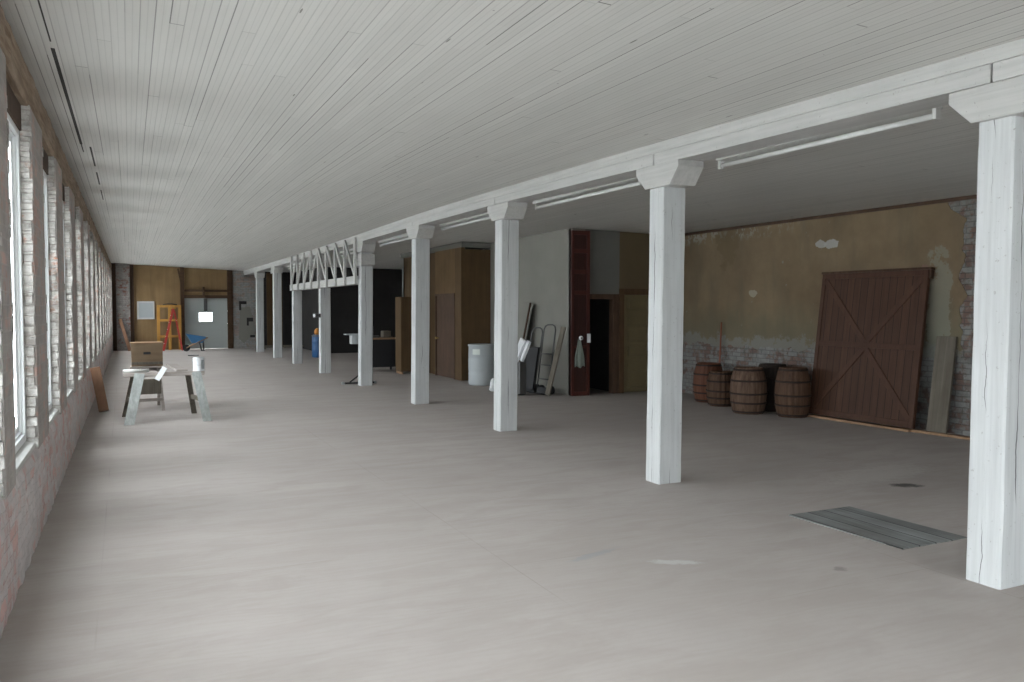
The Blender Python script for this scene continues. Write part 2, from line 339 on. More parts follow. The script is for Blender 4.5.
# ---------------------------------------------------------------- mesh builder
class MB:
    def __init__(s): s.b = bmesh.new()
    def _tag(s, faces, mi, smooth=False):
        for f in faces: f.material_index = mi; f.smooth = smooth
    def box(s, x0, x1, y0, y1, z0, z1, mi=0, mat=None, bev=0):
        n0 = len(s.b.faces); s.b.faces.ensure_lookup_table()
        vs = [s.b.verts.new(p) for p in ((x0, y0, z0), (x1, y0, z0), (x1, y1, z0), (x0, y1, z0), (x0, y0, z1), (x1, y0, z1), (x1, y1, z1), (x0, y1, z1))]
        if mat is not None:
            for v in vs: v.co = mat @ v.co
        fs = [s.b.faces.new([vs[i] for i in q]) for q in ((0, 3, 2, 1), (4, 5, 6, 7), (0, 1, 5, 4), (1, 2, 6, 5), (2, 3, 7, 6), (3, 0, 4, 7))]
        s._tag(fs, mi)
        if bev:
            es = list({e for f in fs for e in f.edges})
            r = bmesh.ops.bevel(s.b, geom=es, offset=bev, segments=2, affect='EDGES', profile=.6)
            s._tag(r['faces'], mi)
        return vs
    def bar(s, a, b, w, t, mi=0, side=None, bev=0):
        """box from point a to b, w wide along 'side', t thick"""
        a = Vector(a); b = Vector(b); d = (b - a); L = d.length; d.normalize()
        sd = Vector(side) if side else (Vector((0, 0, 1)) if abs(d.z) < .9 else Vector((1, 0, 0)))
        sd = (sd - d * sd.dot(d)).normalized(); n = d.cross(sd)
        m = Matrix(((sd.x, n.x, d.x, a.x), (sd.y, n.y, d.y, a.y), (sd.z, n.z, d.z, a.z), (0, 0, 0, 1)))
        return s.box(-w / 2, w / 2, -t / 2, t / 2, 0, L, mi, m, bev)
    def tube(s, pts, r, seg=10, mi=0, cap=True):
        pts = [Vector(p) for p in pts]; rings = []; prev = None
        for i, p in enumerate(pts):
            d = (pts[min(i + 1, len(pts) - 1)] - pts[max(i - 1, 0)]).normalized()
            if prev is None:
                q = Vector((0, 0, 1)) if abs(d.z) < .9 else Vector((1, 0, 0)); u = d.cross(q).normalized()
            else: u = (prev - d * prev.dot(d)).normalized()
            prev = u; v = d.cross(u); rr = r[i] if isinstance(r, (list, tuple)) else r
            rings.append([s.b.verts.new(p + (u * math.cos(2 * math.pi * k / seg) + v * math.sin(2 * math.pi * k / seg)) * rr) for k in range(seg)])
        fs = []
        for a, b in zip(rings, rings[1:]):
            for k in range(seg): fs.append(s.b.faces.new((a[k], a[(k + 1) % seg], b[(k + 1) % seg], b[k])))
        s._tag(fs, mi, True)
        if cap: s._tag([s.b.faces.new(list(reversed(rings[0]))), s.b.faces.new(rings[-1])], mi)
    def lathe(s, prof, seg=32, mi=0, c=(0, 0, 0), cap0=True, cap1=True, smooth=True):
        rings = [[s.b.verts.new((c[0] + r * math.cos(2 * math.pi * k / seg), c[1] + r * math.sin(2 * math.pi * k / seg), c[2] + z)) for k in range(seg)] for r, z in prof]
        fs = []
        for a, b in zip(rings, rings[1:]):
            for k in range(seg): fs.append(s.b.faces.new((a[k], a[(k + 1) % seg], b[(k + 1) % seg], b[k])))
        s._tag(fs, mi, smooth)
        if cap0: s._tag([s.b.faces.new(list(reversed(rings[0])))], mi)
        if cap1: s._tag([s.b.faces.new(rings[-1])], mi)
    def prism(s, poly, x0, x1, mi=0, axis=0):
        """poly of (y,z) extruded in x (axis 0) or (x,z) extruded in y (axis 1)"""
        mk = (lambda u, v, w: (w, u, v)) if axis == 0 else (lambda u, v, w: (u, w, v))
        a = [s.b.verts.new(mk(u, v, x0)) for u, v in poly]; b = [s.b.verts.new(mk(u, v, x1)) for u, v in poly]
        n = len(poly); fs = [s.b.faces.new(a), s.b.faces.new(list(reversed(b)))]
        for i in range(n): fs.append(s.b.faces.new((a[i], b[i], b[(i + 1) % n], a[(i + 1) % n])))
        s._tag(fs, mi)
    def quad(s, *p, mi=0):
        f = s.b.faces.new([s.b.verts.new(q) for q in p]); f.material_index = mi; return f
    def build(s, name, mats, parent=None, bevel=0, recalc=True):
        if recalc: bmesh.ops.recalc_face_normals(s.b, faces=s.b.faces)
        me = bpy.data.meshes.new(name); s.b.to_mesh(me); s.b.free()
        for m in (mats if isinstance(mats, (list, tuple)) else [mats]): me.materials.append(MAT[m] if isinstance(m, str) else m)
        o = bpy.data.objects.new(name, me); COL.objects.link(o)
        if parent: o.parent = parent
        if bevel:
            md = o.modifiers.new('bevel', 'BEVEL'); md.width = bevel; md.segments = 2; md.limit_method = 'ANGLE'
        return o
def tag(o, label, cat, group=None, kind=None):
    if label: o['label'] = label
    if cat: o['category'] = cat
    if group: o['group'] = group
    if kind: o['kind'] = kind
    return o
def thing(name, loc, label, cat, group=None, rz=0):
    o = bpy.data.objects.new(name, None); COL.objects.link(o); o.location = loc; o.rotation_euler = (0, 0, rz); o.empty_display_size = .1
    return tag(o, label, cat, group)
def struct(o): o['kind'] = 'structure'; return o
def copy_tree(o, parent=None):
    c = o.copy(); COL.objects.link(c); c.parent = parent
    for ch in list(o.children): copy_tree(ch, c)
    return c

YF = 36.4
def wx(y): return -.635 + .007 * y     # inner face of the window wall
def crown(y): return .058 * math.exp(-((y - 12.8) / 5.5) ** 2)      # the old ceiling bows up a little
def czl(x): return 3.44 - (x + .62) * (.19 / 5.27) if x < 4.65 else 3.25 - (x - 4.65) * (.07 / 5.5)

# ================================================================ STRUCTURE
m = MB(); m.box(-1.1, 10.6, -3.3, YF + .3, -.12, 0); struct(m.build('floor', 'floor'))
m = MB(); CYS = [-3.3 + (YF + 3.6) * i / 80 for i in range(81)]; rows = []
for y in CYS:
    rows.append([m.b.verts.new((x, y, z + crown(y) * k)) for x, z, k in ((-1.1, 3.495, .2), (4.65, 3.25, 1), (6.6, 3.2252, .6), (10.6, 3.1743, 0), (10.6, 3.7, 0), (-1.1, 3.7, 0))])
for a_, b_ in zip(rows, rows[1:]):
    for k in range(6): m.b.faces.new((a_[k], a_[(k + 1) % 6], b_[(k + 1) % 6], b_[k]))
m.b.faces.new(rows[0]); m.b.faces.new(rows[-1]); struct(m.build('ceiling', 'ceiling'))
m = MB(); m.box(-60, 60, -50, 90, -.55, -.5)
struct(m.build('ground', 'asphalt'))

# ---- window wall (left)
Z0, Z1 = .70, 3.15
opens = [(-2.35, -1.0), (-.15, 1.2), (2.0, 3.3), (3.95, 5.22)] + [(5.72 + 2.2 * k, 7.0 + 2.2 * k) for k in range(14)]
opens = [o for o in opens if o[1] < YF - .1]
m = MB()
def wbox(n0, n1, y0, y1, z0, z1, mi=0):
    p = lambda n, y, z: (wx(y) + n, y, z)
    vs = [m.b.verts.new(p(*q)) for q in ((n0, y0, z0), (n1, y0, z0), (n1, y1, z0), (n0, y1, z0), (n0, y0, z1), (n1, y0, z1), (n1, y1, z1), (n0, y1, z1))]
    m._tag([m.b.faces.new([vs[i] for i in q]) for q in ((0, 3, 2, 1), (4, 5, 6, 7), (0, 1, 5, 4), (1, 2, 6, 5), (2, 3, 7, 6), (3, 0, 4, 7))], mi)
TH = -.42
# lower wall with an uneven face
wbox(TH, -.03, -3.3, YF + .3, -.1, Z0 - .03, 0)
ny, nz = 600, 10
grid = []
for i in range(ny + 1):
    y = -3.3 + (YF + 3.3) * (i / ny); row = []
    for j in range(nz + 1):
        z = -.02 + (Z0 - .01) * j / nz
        d = .012 * noise.noise((y * 5, z * 9, 1)) + .012 * noise.noise((y * 14, z * 20, 3))
        if j == nz: d -= .02 + .015 * noise.noise((y * 7, 5, 5))
        row.append(m.b.verts.new((wx(y) + d, y, z)))
    grid.append(row)
for i in range(ny):
    for j in range(nz): m._tag([m.b.faces.new((grid[i][j], grid[i + 1][j], grid[i + 1][j + 1], grid[i][j + 1]))], 0, True)
# upper band behind the lintel
wbox(TH, -.07, -3.3, YF + .3, Z1, 3.53, 2)
edges = [-3.3] + [v for o in opens for v in o] + [YF + .3]
for k in range(0, len(edges), 2):
    a, b = edges[k], edges[k + 1]
    wbox(TH, 0, a + .035, b - .035, Z0 - .05, Z1 + .01, 2)
    z = Z0 - .03
    while z < Z1:                                   # toothed brick jambs, one course at a time
        for side in (0, 1):
            e = a if side == 0 else b; s = 1 if side == 0 else -1
            dy = random.uniform(-.010, .010); dn = random.uniform(-.020, .003)
            q = random.random()
            y0, y1 = sorted((e - s * dy, e + s * random.uniform(.055, .1)))
            if k == 0 and side == 0: continue
            wbox(TH + .05, dn + .002, y0, y1, z + random.uniform(.0, .003), z + random.uniform(.072, .076), 1)
        z += .076
struct(m.build('wall_left', ['brick_low', 'brick_jamb', 'pier'], recalc=True))

# timber lintel along the window heads
m = MB(); n = 260; prev = None
for i in range(n + 1):
    y = -3.3 + (YF + 3.3) * i / n
    d = .010 * noise.noise((y * 3, 0, 0)) + .012 * noise.noise((y * 9, 2, 0)); e = .02 * noise.noise((y * 2.2, 5, 0))
    prof = [(-.30, 3.17), (d - .02, 3.165 + e), (d, 3.19 + e), (d + .005, 3.40 + e), (d - .03, 3.44 + e), (-.30, 3.46)]
    ring = [m.b.verts.new((wx(y) + a, y, z)) for a, z in prof]
    if prev:
        for k in range(len(ring)): m.b.faces.new((prev[k], prev[(k + 1) % 6], ring[(k + 1) % 6], ring[k]))
    prev = ring
m.b.faces.new(prev); struct(m.build('trim_1', 'lintel'))

# windows
wi = 0
for (a, b) in opens:
    wi += 1; yc = (a + b) / 2; x = wx(yc)
    root = bpy.data.objects.new('window_%d' % wi, None); COL.objects.link(root); root.location = (x, yc, Z0); struct(root)
    root.rotation_euler = (0, 0, -math.atan(.007))
    hw = (b - a) / 2; H = Z1 - Z0
    def fr(n0, n1, inset, wdt, mb):
        h0, h1 = -hw + inset, hw - inset
        mb.box(n0, n1, h0, h0 + wdt, .03 + inset, H - inset - .16); mb.box(n0, n1, h1 - wdt, h1, .03 + inset, H - inset - .16)
        mb.box(n0, n1, h0 + wdt, h1 - wdt, .03 + inset, .03 + inset + wdt); mb.box(n0, n1, h0 + wdt, h1 - wdt, H - inset - .16 - wdt, H - inset - .16)
    mb = MB(); fr(-.20, -.075, -.006, .055, mb); fr(-.18, -.095, .049, .018, mb); mb.build('window_frame', 'white', root, .003)
    mb = MB(); fr(-.165, -.115, .067, .045, mb); mb.build('sash', 'white', root, .003)
    mb = MB(); mb.box(-.143, -.137, -hw + .10, hw - .10, .14, H - .27); mb.build('window_pane', 'glass', root)
    mb = MB(); mb.prism([(-.22, .035), (-.05, .015), (-.018, .005), (-.012, -.02), (-.02, -.03), (-.22, -.03)], -hw - .02, hw + .02, 0, 1); mb.build('window_sill', 'sill', root, .004)
    mb = MB(); mb.box(-.26, -.06, -hw - .02, hw + .02, H - .165, H + .02); mb.build('window_head', 'brown_dark', root)
    portal((x - .44, yc, (Z0 + Z1) / 2), (0, -math.pi / 2, 0), H, b - a)

# ---- unseen back wall (behind the camera), openings added and sized to light the room
BY = -3.0
m = MB()
bo = [(-.1, 1.5), (2.2, 3.8), (4.5, 6.1)]; bz0, bz1 = .55, 2.75
m.box(-1.1, 10.6, BY - .3, BY, 0, bz0); m.box(-1.1, 10.6, BY - .3, BY, bz1, 3.6)
e = [-1.1] + [v for q in bo for v in q] + [10.6]
for k in range(0, len(e), 2): m.box(e[k], e[k + 1], BY - .3, BY, bz0, bz1)
struct(m.build('wall_back', 'brick_far'))
for (a, b) in bo:
    wi += 1; root = bpy.data.objects.new('window_%d' % wi, None); COL.objects.link(root); root.location = ((a + b) / 2, BY - .15, bz0); struct(root)
    h = (b - a) / 2; H = bz1 - bz0; mb = MB()
    for x0, x1, z0, z1 in ((-h, -h + .08, 0, H), (h - .08, h, 0, H), (-.03, .03, 0, H), (-h, h, 0, .08), (-h, h, H - .08, H)): mb.box(x0, x1, -.05, .05, z0, z1)
    mb.build('window_frame', 'white', root); mb = MB(); mb.box(-h + .05, h - .05, -.005, .005, .05, H - .05); mb.build('window_pane', 'glass', root)
    portal(((a + b) / 2, BY - .32, (bz0 + bz1) / 2), (math.pi / 2, 0, 0), b - a, H)

# ---- right wall: plaster above, bare brick plinth and end strip
RX = 10.15
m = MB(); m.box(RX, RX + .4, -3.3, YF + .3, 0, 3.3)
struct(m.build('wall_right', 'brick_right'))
m = MB(); ys = []
poly = []
N, NV = 160, 60
def pbot(i): return 1.0 + .08 * noise.noise((i * .31, 1.2, 0)) + .06 * noise.noise((i * .13, 7, 0)) + .04 * noise.noise((i * .9, 3, 0))
def pside(v): return 7.44 + .10 * noise.noise((v * 9, 8, 0)) + .05 * noise.noise((v * 28, 4, 0)) + (.22 * max(0, (v - .86) / .14) ** .5)
G = []
for i in range(N + 1):
    G.append([])
    for j in range(NV + 1):
        u, v = i / N, j / NV; y0 = pside(v); zb = pbot(i)
        G[-1].append(m.b.verts.new((RX - .006, y0 + (13.98 - y0) * u, zb + (3.22 - zb) * v)))
for i in range(N):
    for j in range(NV): m.b.faces.new((G[i][j], G[i][j + 1], G[i + 1][j + 1], G[i + 1][j]))
tp = struct(m.build('trim_2', 'plaster')); md = tp.modifiers.new('s', 'SOLIDIFY'); md.thickness = .02; md.offset = 1 if tp.data.polygons[0].normal.x > 0 else -1
m = MB(); m.box(RX - .035, RX, 6.0, 13.98, 3.13, 3.18); struct(m.build('trim_3', 'brown_dark'))

# ---- partition with dark opening and panelled door (Y = 13.9)
PY = 13.95
m = MB()
m.box(7.84, 8.15, PY + .02, PY + .12, 0, 3.3, 0)
m.box(8.15, 8.92, PY, PY + .12, 1.95, 3.3, 1)
m.box(8.92, 10.2, PY, PY + .12, 2.05, 3.3, 2)
m.box(9.80, 10.2, PY, PY + .12, 0, 2.05, 2)
# dark closet behind the opening
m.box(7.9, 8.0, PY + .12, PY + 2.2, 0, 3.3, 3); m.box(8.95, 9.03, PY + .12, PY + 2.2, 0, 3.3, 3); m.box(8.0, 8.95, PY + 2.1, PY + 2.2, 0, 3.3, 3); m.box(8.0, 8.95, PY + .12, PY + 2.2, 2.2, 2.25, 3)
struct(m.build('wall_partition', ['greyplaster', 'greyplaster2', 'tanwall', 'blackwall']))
# white plaster side wall of the room, X = 7.75
m = MB(); m.box(7.84, 7.96, PY, 18.2, 0, 3.3); struct(m.build('wall_plaster', 'greyplaster'))
# casing
root = bpy.data.objects.new('door_1', None); COL.objects.link(root); root.location = (9.36, PY, 0); struct(root)
mb = MB(); mb.box(-.45, -.34, -.03, .12, 0, 2.04); mb.box(.34, .44, -.03, .12, 0, 2.04); mb.box(-.45, .44, -.035, .12, 1.96, 2.08); mb.build('door_frame', 'doorframe', root, .005)
mb = MB(); mb.box(-.335, .335, .03, .07, 0.01, 1.955)
for k in range(6):
    z = .10 + k * .31
    for (x0, x1, z0, z1) in ((-.23, .23, z, z + .012), (-.23, .23, z + .22, z + .232), (-.23, -.218, z, z + .232), (.218, .23, z, z + .232)): mb.box(x0, x1, .012, .031, z0, z1)
    mb.box(-.19, .19, .018, .031, z + .04, z + .19)
for x in (-.335, .235): mb.box(x, x + .10, .016, .031, .01, 1.955)
for k in range(7): mb.box(-.24, .24, .016, .031, max(.01, .01 + k * .31), min(1.955, .095 + k * .31))
mb.build('door_leaf', 'yellowdoor', root, .002)
mb = MB(); mb.box(.245, .285, .0, .016, .82, 1.0); mb.lathe([(.012, 0), (.028, .02), (.03, .04), (.015, .055)], 12, 0, (.262, 0, 0)); 
for v in mb.b.verts:
    if abs(v.co.z) < .06 and v.co.z < .5: v.co = Vector((v.co.x, -v.co.z, .90 + v.co.y))
mb.build('door_knob', 'darksteel', root)
# dark brown post between the opening and the door
m = MB(); m.box(8.76, 8.90, PY - .03, PY + .12, 0, 1.97); m.box(8.15, 8.90, PY - .02, PY + .12, 1.87, 1.97); struct(m.build('trim_4', 'brown_dark', bevel=.004))

# ---- brown panelled partition room (X = 7.1, Y = 18)
m = MB()
m.box(7.1, 7.2, 17.85, 18.25, 0, 3.10, 0); m.box(7.2, 7.28, 19.60, 22.5, 0, 3.10, 0); m.box(7.1, 7.2, 18.25, 19.60, 2.04, 3.10, 3)
m.box(7.2, 7.84, 17.85, 17.95, 0, 3.06, 1)
m.box(7.11, 7.84, 17.84, 22.5, 3.10, 3.26, 2)
m.box(7.2, 10.2, 22.4, 22.5, 0, 3.3, 1)
struct(m.build('wall_brown_partition', ['brownpanel', 'brownpanel', 'greyplaster2', 'upperpanel']))
root = bpy.data.objects.new('door_2', None); COL.objects.link(root); root.location = (7.1, 18.925, 0); struct(root)
mb = MB(); mb.box(-.015, .07, -.675, -.625, 0, 2.04); mb.box(-.015, .07, .625, .675, 0, 2.04); mb.box(-.015, .07, -.675, .675, 1.99, 2.045); mb.build('door_frame', 'brown_dark', root)
mb = MB(); mb.box(.01, .05, -.62, .62, .01, 1.99); mb.build('door_leaf', 'brown_dark', root)
mb = MB(); mb.tube([(.01, .48, .95), (-.03, .48, .95)], .012); mb.tube([(-.03, .48, .95), (-.045, .48, .95), (-.075, .48, .95), (-.085, .48, .95)], [.014, .03, .03, .012]); mb.build('door_knob', 'brass', root)

# ---- far end
m = MB()
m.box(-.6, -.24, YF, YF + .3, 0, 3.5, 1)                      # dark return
m.box(.26, 2.27, YF, YF + .12, 0, 3.45, 0); m.box(2.27, 3.97, YF, YF + .12, 2.10, 3.40, 0); m.box(3.97, 4.18, YF, YF + .12, 0, 3.4, 0)
m.box(4.18, 5.35, YF - .05, YF + .3, 0, 3.4, 2)
for (x0, x1, z0, z1) in ((4.42, 4.72, 1.85, 1.98), (4.42, 4.50, 1.60, 1.85), (4.72, 4.98, 1.12, 1.28), (4.72, 4.80, .95, 1.12), (4.85, 5.05, .45, .55)): m.box(x0, x1, YF - .07, YF - .04, z0, z1, 1)  # thin dark boxes paint the shade of niches in the wall
m.prism([(4.45, 1.7), (4.85, 1.75), (5.1, .75), (4.6, .2), (4.4, .4)], YF - .065, YF - .05, 4, 1)
m.box(5.35, 6.9, YF, YF + .3, 0, 3.4, 1)
m.box(5.55, 6.2, YF - .06, YF, 0, 3.2, 3)
struct(m.build('wall_far', ['plywood', 'blackwall', 'brick_far', 'brownpanel', 'greyplaster']))
m = MB(); m.box(-.24, .26, YF - .25, YF + .3, 0, 3.5); struct(m.build('trim_5', 'brick_red'))
m = MB(); m.box(-.38, -.20, YF - .16, YF, 0, 3.46); m.box(.26, .40, YF - .12, YF, 0, 3.42); struct(m.build('trim_6', 'brown_dark'))
m = MB()                                                     # header beams and jambs around the freight door
m.box(2.13, 2.28, YF - .10, YF, 0, 3.38); m.box(3.95, 4.16, YF - .10, YF, 0, 3.36)
m.box(2.13, 4.16, YF - .14, YF - .02, 2.10, 2.22); m.box(2.15, 4.1, YF - .13, YF - .02, 2.36, 2.45)
m.bar((2.05, YF - .07, 3.3), (2.22, YF - .07, 2.5), .07, .05); m.box(2.98, 3.06, YF - .15, YF - .02, 2.16, 2.56)
struct(m.build('trim_7', 'brown_header'))
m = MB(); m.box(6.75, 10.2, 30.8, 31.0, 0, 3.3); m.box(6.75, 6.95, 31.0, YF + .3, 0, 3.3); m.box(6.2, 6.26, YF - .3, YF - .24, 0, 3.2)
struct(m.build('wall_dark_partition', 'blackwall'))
# sectional freight door with a small window to the outside
root = bpy.data.objects.new('door_3', None); COL.objects.link(root); root.location = (3.115, YF + .03, 0); struct(root)
mb = MB(); wx0, wx1, wz0, wz1 = -.27, .24, 1.14, 1.50
for k in range(4):
    z0, z1 = .005 + k * .523, .515 + k * .523
    if k == 2:
        z0 = 1.053; z1 = 1.563
        mb.box(-.835, wx0, 0, .05, z0, z1); mb.box(wx1, .84, 0, .05, z0, z1); mb.box(wx0, wx1, 0, .05, z0, wz0); mb.box(wx0, wx1, 0, .05, wz1, z1)
    else: mb.box(-.835, .84, 0, .05, z0, z1)
    mb.box(-.83, .835, .025, .04, z1 - .005, min(z1 + .015, 2.09))
mb.box(-.85, .86, .02, .06, 2.05, 2.14)
mb.build('door_panel', 'garage', root, .004)
mb = MB()
for a in ((wx0 - .03, wx0, wz0 - .03, wz1 + .03), (wx1, wx1 + .03, wz0 - .03, wz1 + .03), (wx0, wx1, wz0 - .03, wz0), (wx0, wx1, wz1, wz1 + .03)): mb.box(a[0], a[1], -.012, .055, a[2], a[3])
mb.build('window_frame', 'white', root); mb = MB(); mb.box(wx0, wx1, .02, .028, wz0, wz1); mb.build('window_pane', 'glass', root)
mb = MB(); mb.box(-.09, .05, -.05, 0, 1.56, 2.09); mb.build('operator_rail', 'darksteel', root)

# ================================================================ BEAM, COLUMNS, LIGHTS, TRUSS
CY = [3.31, 6.65, 10.40, 13.95, 17.73, 21.60, 25.60, 28.85, 33.02]
CX = [4.75, 4.635, 4.655, 4.62, 4.65, 4.62, 4.66, 4.61, 4.64]
BZ = [3.05, 3.065, 3.115, 3.125, 3.12, 3.10, 3.09, 3.09, 3.07]
def bx_(y):
    if y > CY[1]: return 4.63
    return 4.63 + (CY[1] - y) / (CY[1] - CY[0]) * .10
bt = thing('ceiling_beam', (4.77, 16, 3.05), 'long white painted timber beam under the ceiling, running over the row of columns', 'beam')
js = [BY] + CY + [YF - .02]; zs = [3.05] + BZ + [3.07]
for i in range(len(js) - 1):
    a, b = js[i] + .006, js[i + 1] - .006; xa, xb = bx_(a), bx_(b)
    m = MB(); vs = m.box(-.0, .29, a - 16, b - 16, 0, 0, 0)
    for j, v in enumerate(vs):
        first = j in (0, 1, 4, 5); x = (xa if first else xb) - 4.77; z = (zs[i] if first else zs[i + 1]) - 3.05
        v.co.x += x; v.co.z = (z if j < 4 else .125 + crown(js[i] if first else js[i + 1]))
    m.build('timber', 'beam', bt, .006)
m = MB(); rr = []
for yy in [BY + (YF - .02 - BY) * i / 60 for i in range(61)]:
    rr.append([m.b.verts.new((bx_(yy) - 4.77 + dx, yy - 16, z + crown(yy))) for dx, z in ((-.018, .108), (.30, .108), (.30, .23), (-.018, .23))])
for a, b in zip(rr, rr[1:]):
    for k in range(4): m.b.faces.new((a[k], a[(k + 1) % 4], b[(k + 1) % 4], b[k]))
m.b.faces.new(rr[0]); m.b.faces.new(rr[-1]); m.build('trim_board', 'beam', bt, .004)

col_labels = [
 'nearest white painted square timber column at the right edge, with a wide capital',
 'second white timber column from the camera, cracked down its face, in front of the barrels',
 'third white timber column from the camera, beside the white drum and leaning boards',
 'fourth white timber column from the camera, left of the dark brown door',
 'white timber column at the near end of the truss, with a stacked double capital',
 'white timber column under the middle of the truss, beside the blue drum',
 'white timber column at the far end of the truss',
 'eighth white timber column from the camera, just past the truss',
 'farthest white timber column, in front of the grey brick end wall']
for i, (x, y) in enumerate(zip(CX, CY)):
    top = BZ[i]; zc = top - .215; xc = x + .135
    hy = .115
    if i in (5, 6): zc = 2.215
    t = thing('timber_column', (xc, y, 0), col_labels[i], 'column', 'white timber columns in a row')
    m = MB(); n = 24; prev = None
    for k in range(n + 1):
        z = zc * k / n
        ww = .133 + .0025 * noise.noise((z * 3, i * 5, 0)); hh = hy + .0025 * noise.noise((z * 3, i * 5, 9))
        ox = .003 * noise.noise((z * 1.3, i, 3)) + (.010 * z if i < 5 else .004 * z); c = .012 + .004 * noise.noise((z * 6, i, 7))
        ring = [m.b.verts.new((ox + sx * (ww - (c if q else 0)), sy * (hh - (0 if q else c)), z)) for sx, sy, q in ((-1, -1, 0), (-1, -1, 1), (1, -1, 1), (1, -1, 0), (1, 1, 0), (1, 1, 1), (-1, 1, 1), (-1, 1, 0))]
        if prev:
            for q in range(8): m.b.faces.new((prev[q], prev[(q + 1) % 8], ring[(q + 1) % 8], ring[q]))
        else: m.b.faces.new(ring)
        prev = ring
    m.b.faces.new(prev); m.build('shaft', 'column', t)
    def cap(z0, z1, name='capital', far=.215, near=.30):
        m = MB(); h = z1 - z0
        m.prism([(-near - hy + .02, z1), (-near - hy + .02, z0 + h * .72), (-hy - .15, z0), (hy + .02, z0), (far + hy - .04, z0 + h * .68), (far + hy - .04, z1)], -.145, .15, 0, 0)
        m.build(name, 'beam', t, .006)
    if i in (5, 6): continue
    cap(zc, top)
    if i == 4:
        # second block under the capital
        m = MB(); m.prism([(-.30, 2.86), (-.29, 2.64), (-.22, 2.60), (.14, 2.60), (.25, 2.70), (.25, 2.86)], -.15, .155, 0, 0); m.build('lower_capital', 'beam', t, .006)
# black conduit and cable down the far side of the fifth column belong to it
t = [o for o in COL.objects if o.name.startswith('timber_column')][4]
m = MB(); m.tube([(.16, .04, .1), (.16, .04, 2.7)], .016); m.tube([(.16 + .02 * math.sin(k * .9), -.02, 2.55 - k * .06) for k in range(14)], .010, 8); m.box(.135, .19, -.01, .08, 1.10, 1.30); m.build('conduit', 'darksteel', t)

# truss between the fifth and seventh column
tr_ = thing('timber_truss', (4.63, 21.6, 2.22), 'white painted timber truss with slanting braces hung under the beam between the columns', 'truss')
ya, yb = CY[4] + .02, CY[6] - .36; nP = 8; TZ1 = 3.228
m = MB(); m.box(-.02, .20, ya - 21.6 + .12, CY[6] - 21.6 + .12, 0, .18); m.build('bottom_plank', 'beam', tr_, .005)
for k in range(nP + 1):
    y = ya + (yb - ya) * k / nP - 21.6
    m = MB(); m.box(-.075, -.02, y - .045, y + .045, -.005, TZ1 - 2.22); m.build('post', 'beam', tr_, .004)
for k in range(nP):
    y0 = ya + (yb - ya) * k / nP - 21.6; y1 = ya + (yb - ya) * (k + 1) / nP - 21.6
    p, q = ((y0 + .03, y1 - .04) if k < nP / 2 else (y1 - .03, y0 + .04))
    m = MB(); m.bar((-.05, p, .17), (-.05, q, TZ1 - 2.22 - .02), .075, .04, 0, side=(0, 1, 0)); m.build('brace', 'beam', tr_, .004)
m = MB(); m.box(.0, .10, CY[5] - 21.6 - .12, CY[5] - 21.6 + .12, .19, BZ[5] - 2.225); m.build('king_post', 'beam', tr_, .005)

# fluorescent battens right of the beam
def light(y0, y1, label, x=5.06, dz=0):
    z = czl(x) - .002 + crown((y0 + y1) / 2); q = 3.100 + crown((y0 + y1) / 2) - z
    t = thing('fluorescent_light', (x, (y0 + y1) / 2, z), label, 'ceiling light', 'unlit fluorescent battens along the beam'); h = (y1 - y0) / 2
    m = MB(); m.prism([(-.055, q + .015), (-.065, q - .045), (.065, q - .045), (.055, q + .015)], -h, h, 0, 1); m.build('housing', 'fixture', t, .003)
    m = MB(); m.tube([(0, -h + .02, q - .092), (0, h - .02, q - .088)], .021, 12); m.build('tube', 'tube', t)
    for s in (-.7, .7):
        m = MB(); m.box(-.012, .012, s * h - .012, s * h + .012, q - .02, 0); m.build('hanger', 'fixture', t)
    for s in (-1, 1):
        m = MB(); m.box(-.025, .025, s * h - (.0 if s > 0 else -.0) - .015, s * h + .015, q - .120, q - .012); m.build('lampholder', 'fixture', t, .004)
lab = ['nearest unlit fluorescent batten, hanging beside the beam behind the nearest column',
       'unlit fluorescent batten between the second and third white columns',
       'unlit fluorescent batten between the third and fourth white columns',
       'unlit fluorescent batten between the fourth column and the truss',
       'unlit fluorescent batten behind the near half of the truss',
       'unlit fluorescent batten behind the far half of the truss',
       'unlit fluorescent batten just beyond the truss',
       'farthest unlit fluorescent batten, beside the last column']
for (a, b), l in zip([(3.93, 6.18), (7.5, 9.97), (11.15, 13.6), (14.9, 17.4), (18.5, 20.9), (22.4, 24.8), (26.0, 28.4), (29.6, 32.0)], lab): light(a, b, l)

# floor hatch
m = MB(); vs = m.box(4.92, 5.60, 4.03, 5.10, -.005, .008)
for v in vs: v.co.x += (v.co.y - 4.5) * -.03
tag(m.build('floor_hatch', 'hatch', bevel=.003), 'worn grey board hatch set in the floor left of the nearest column', 'floor hatch')

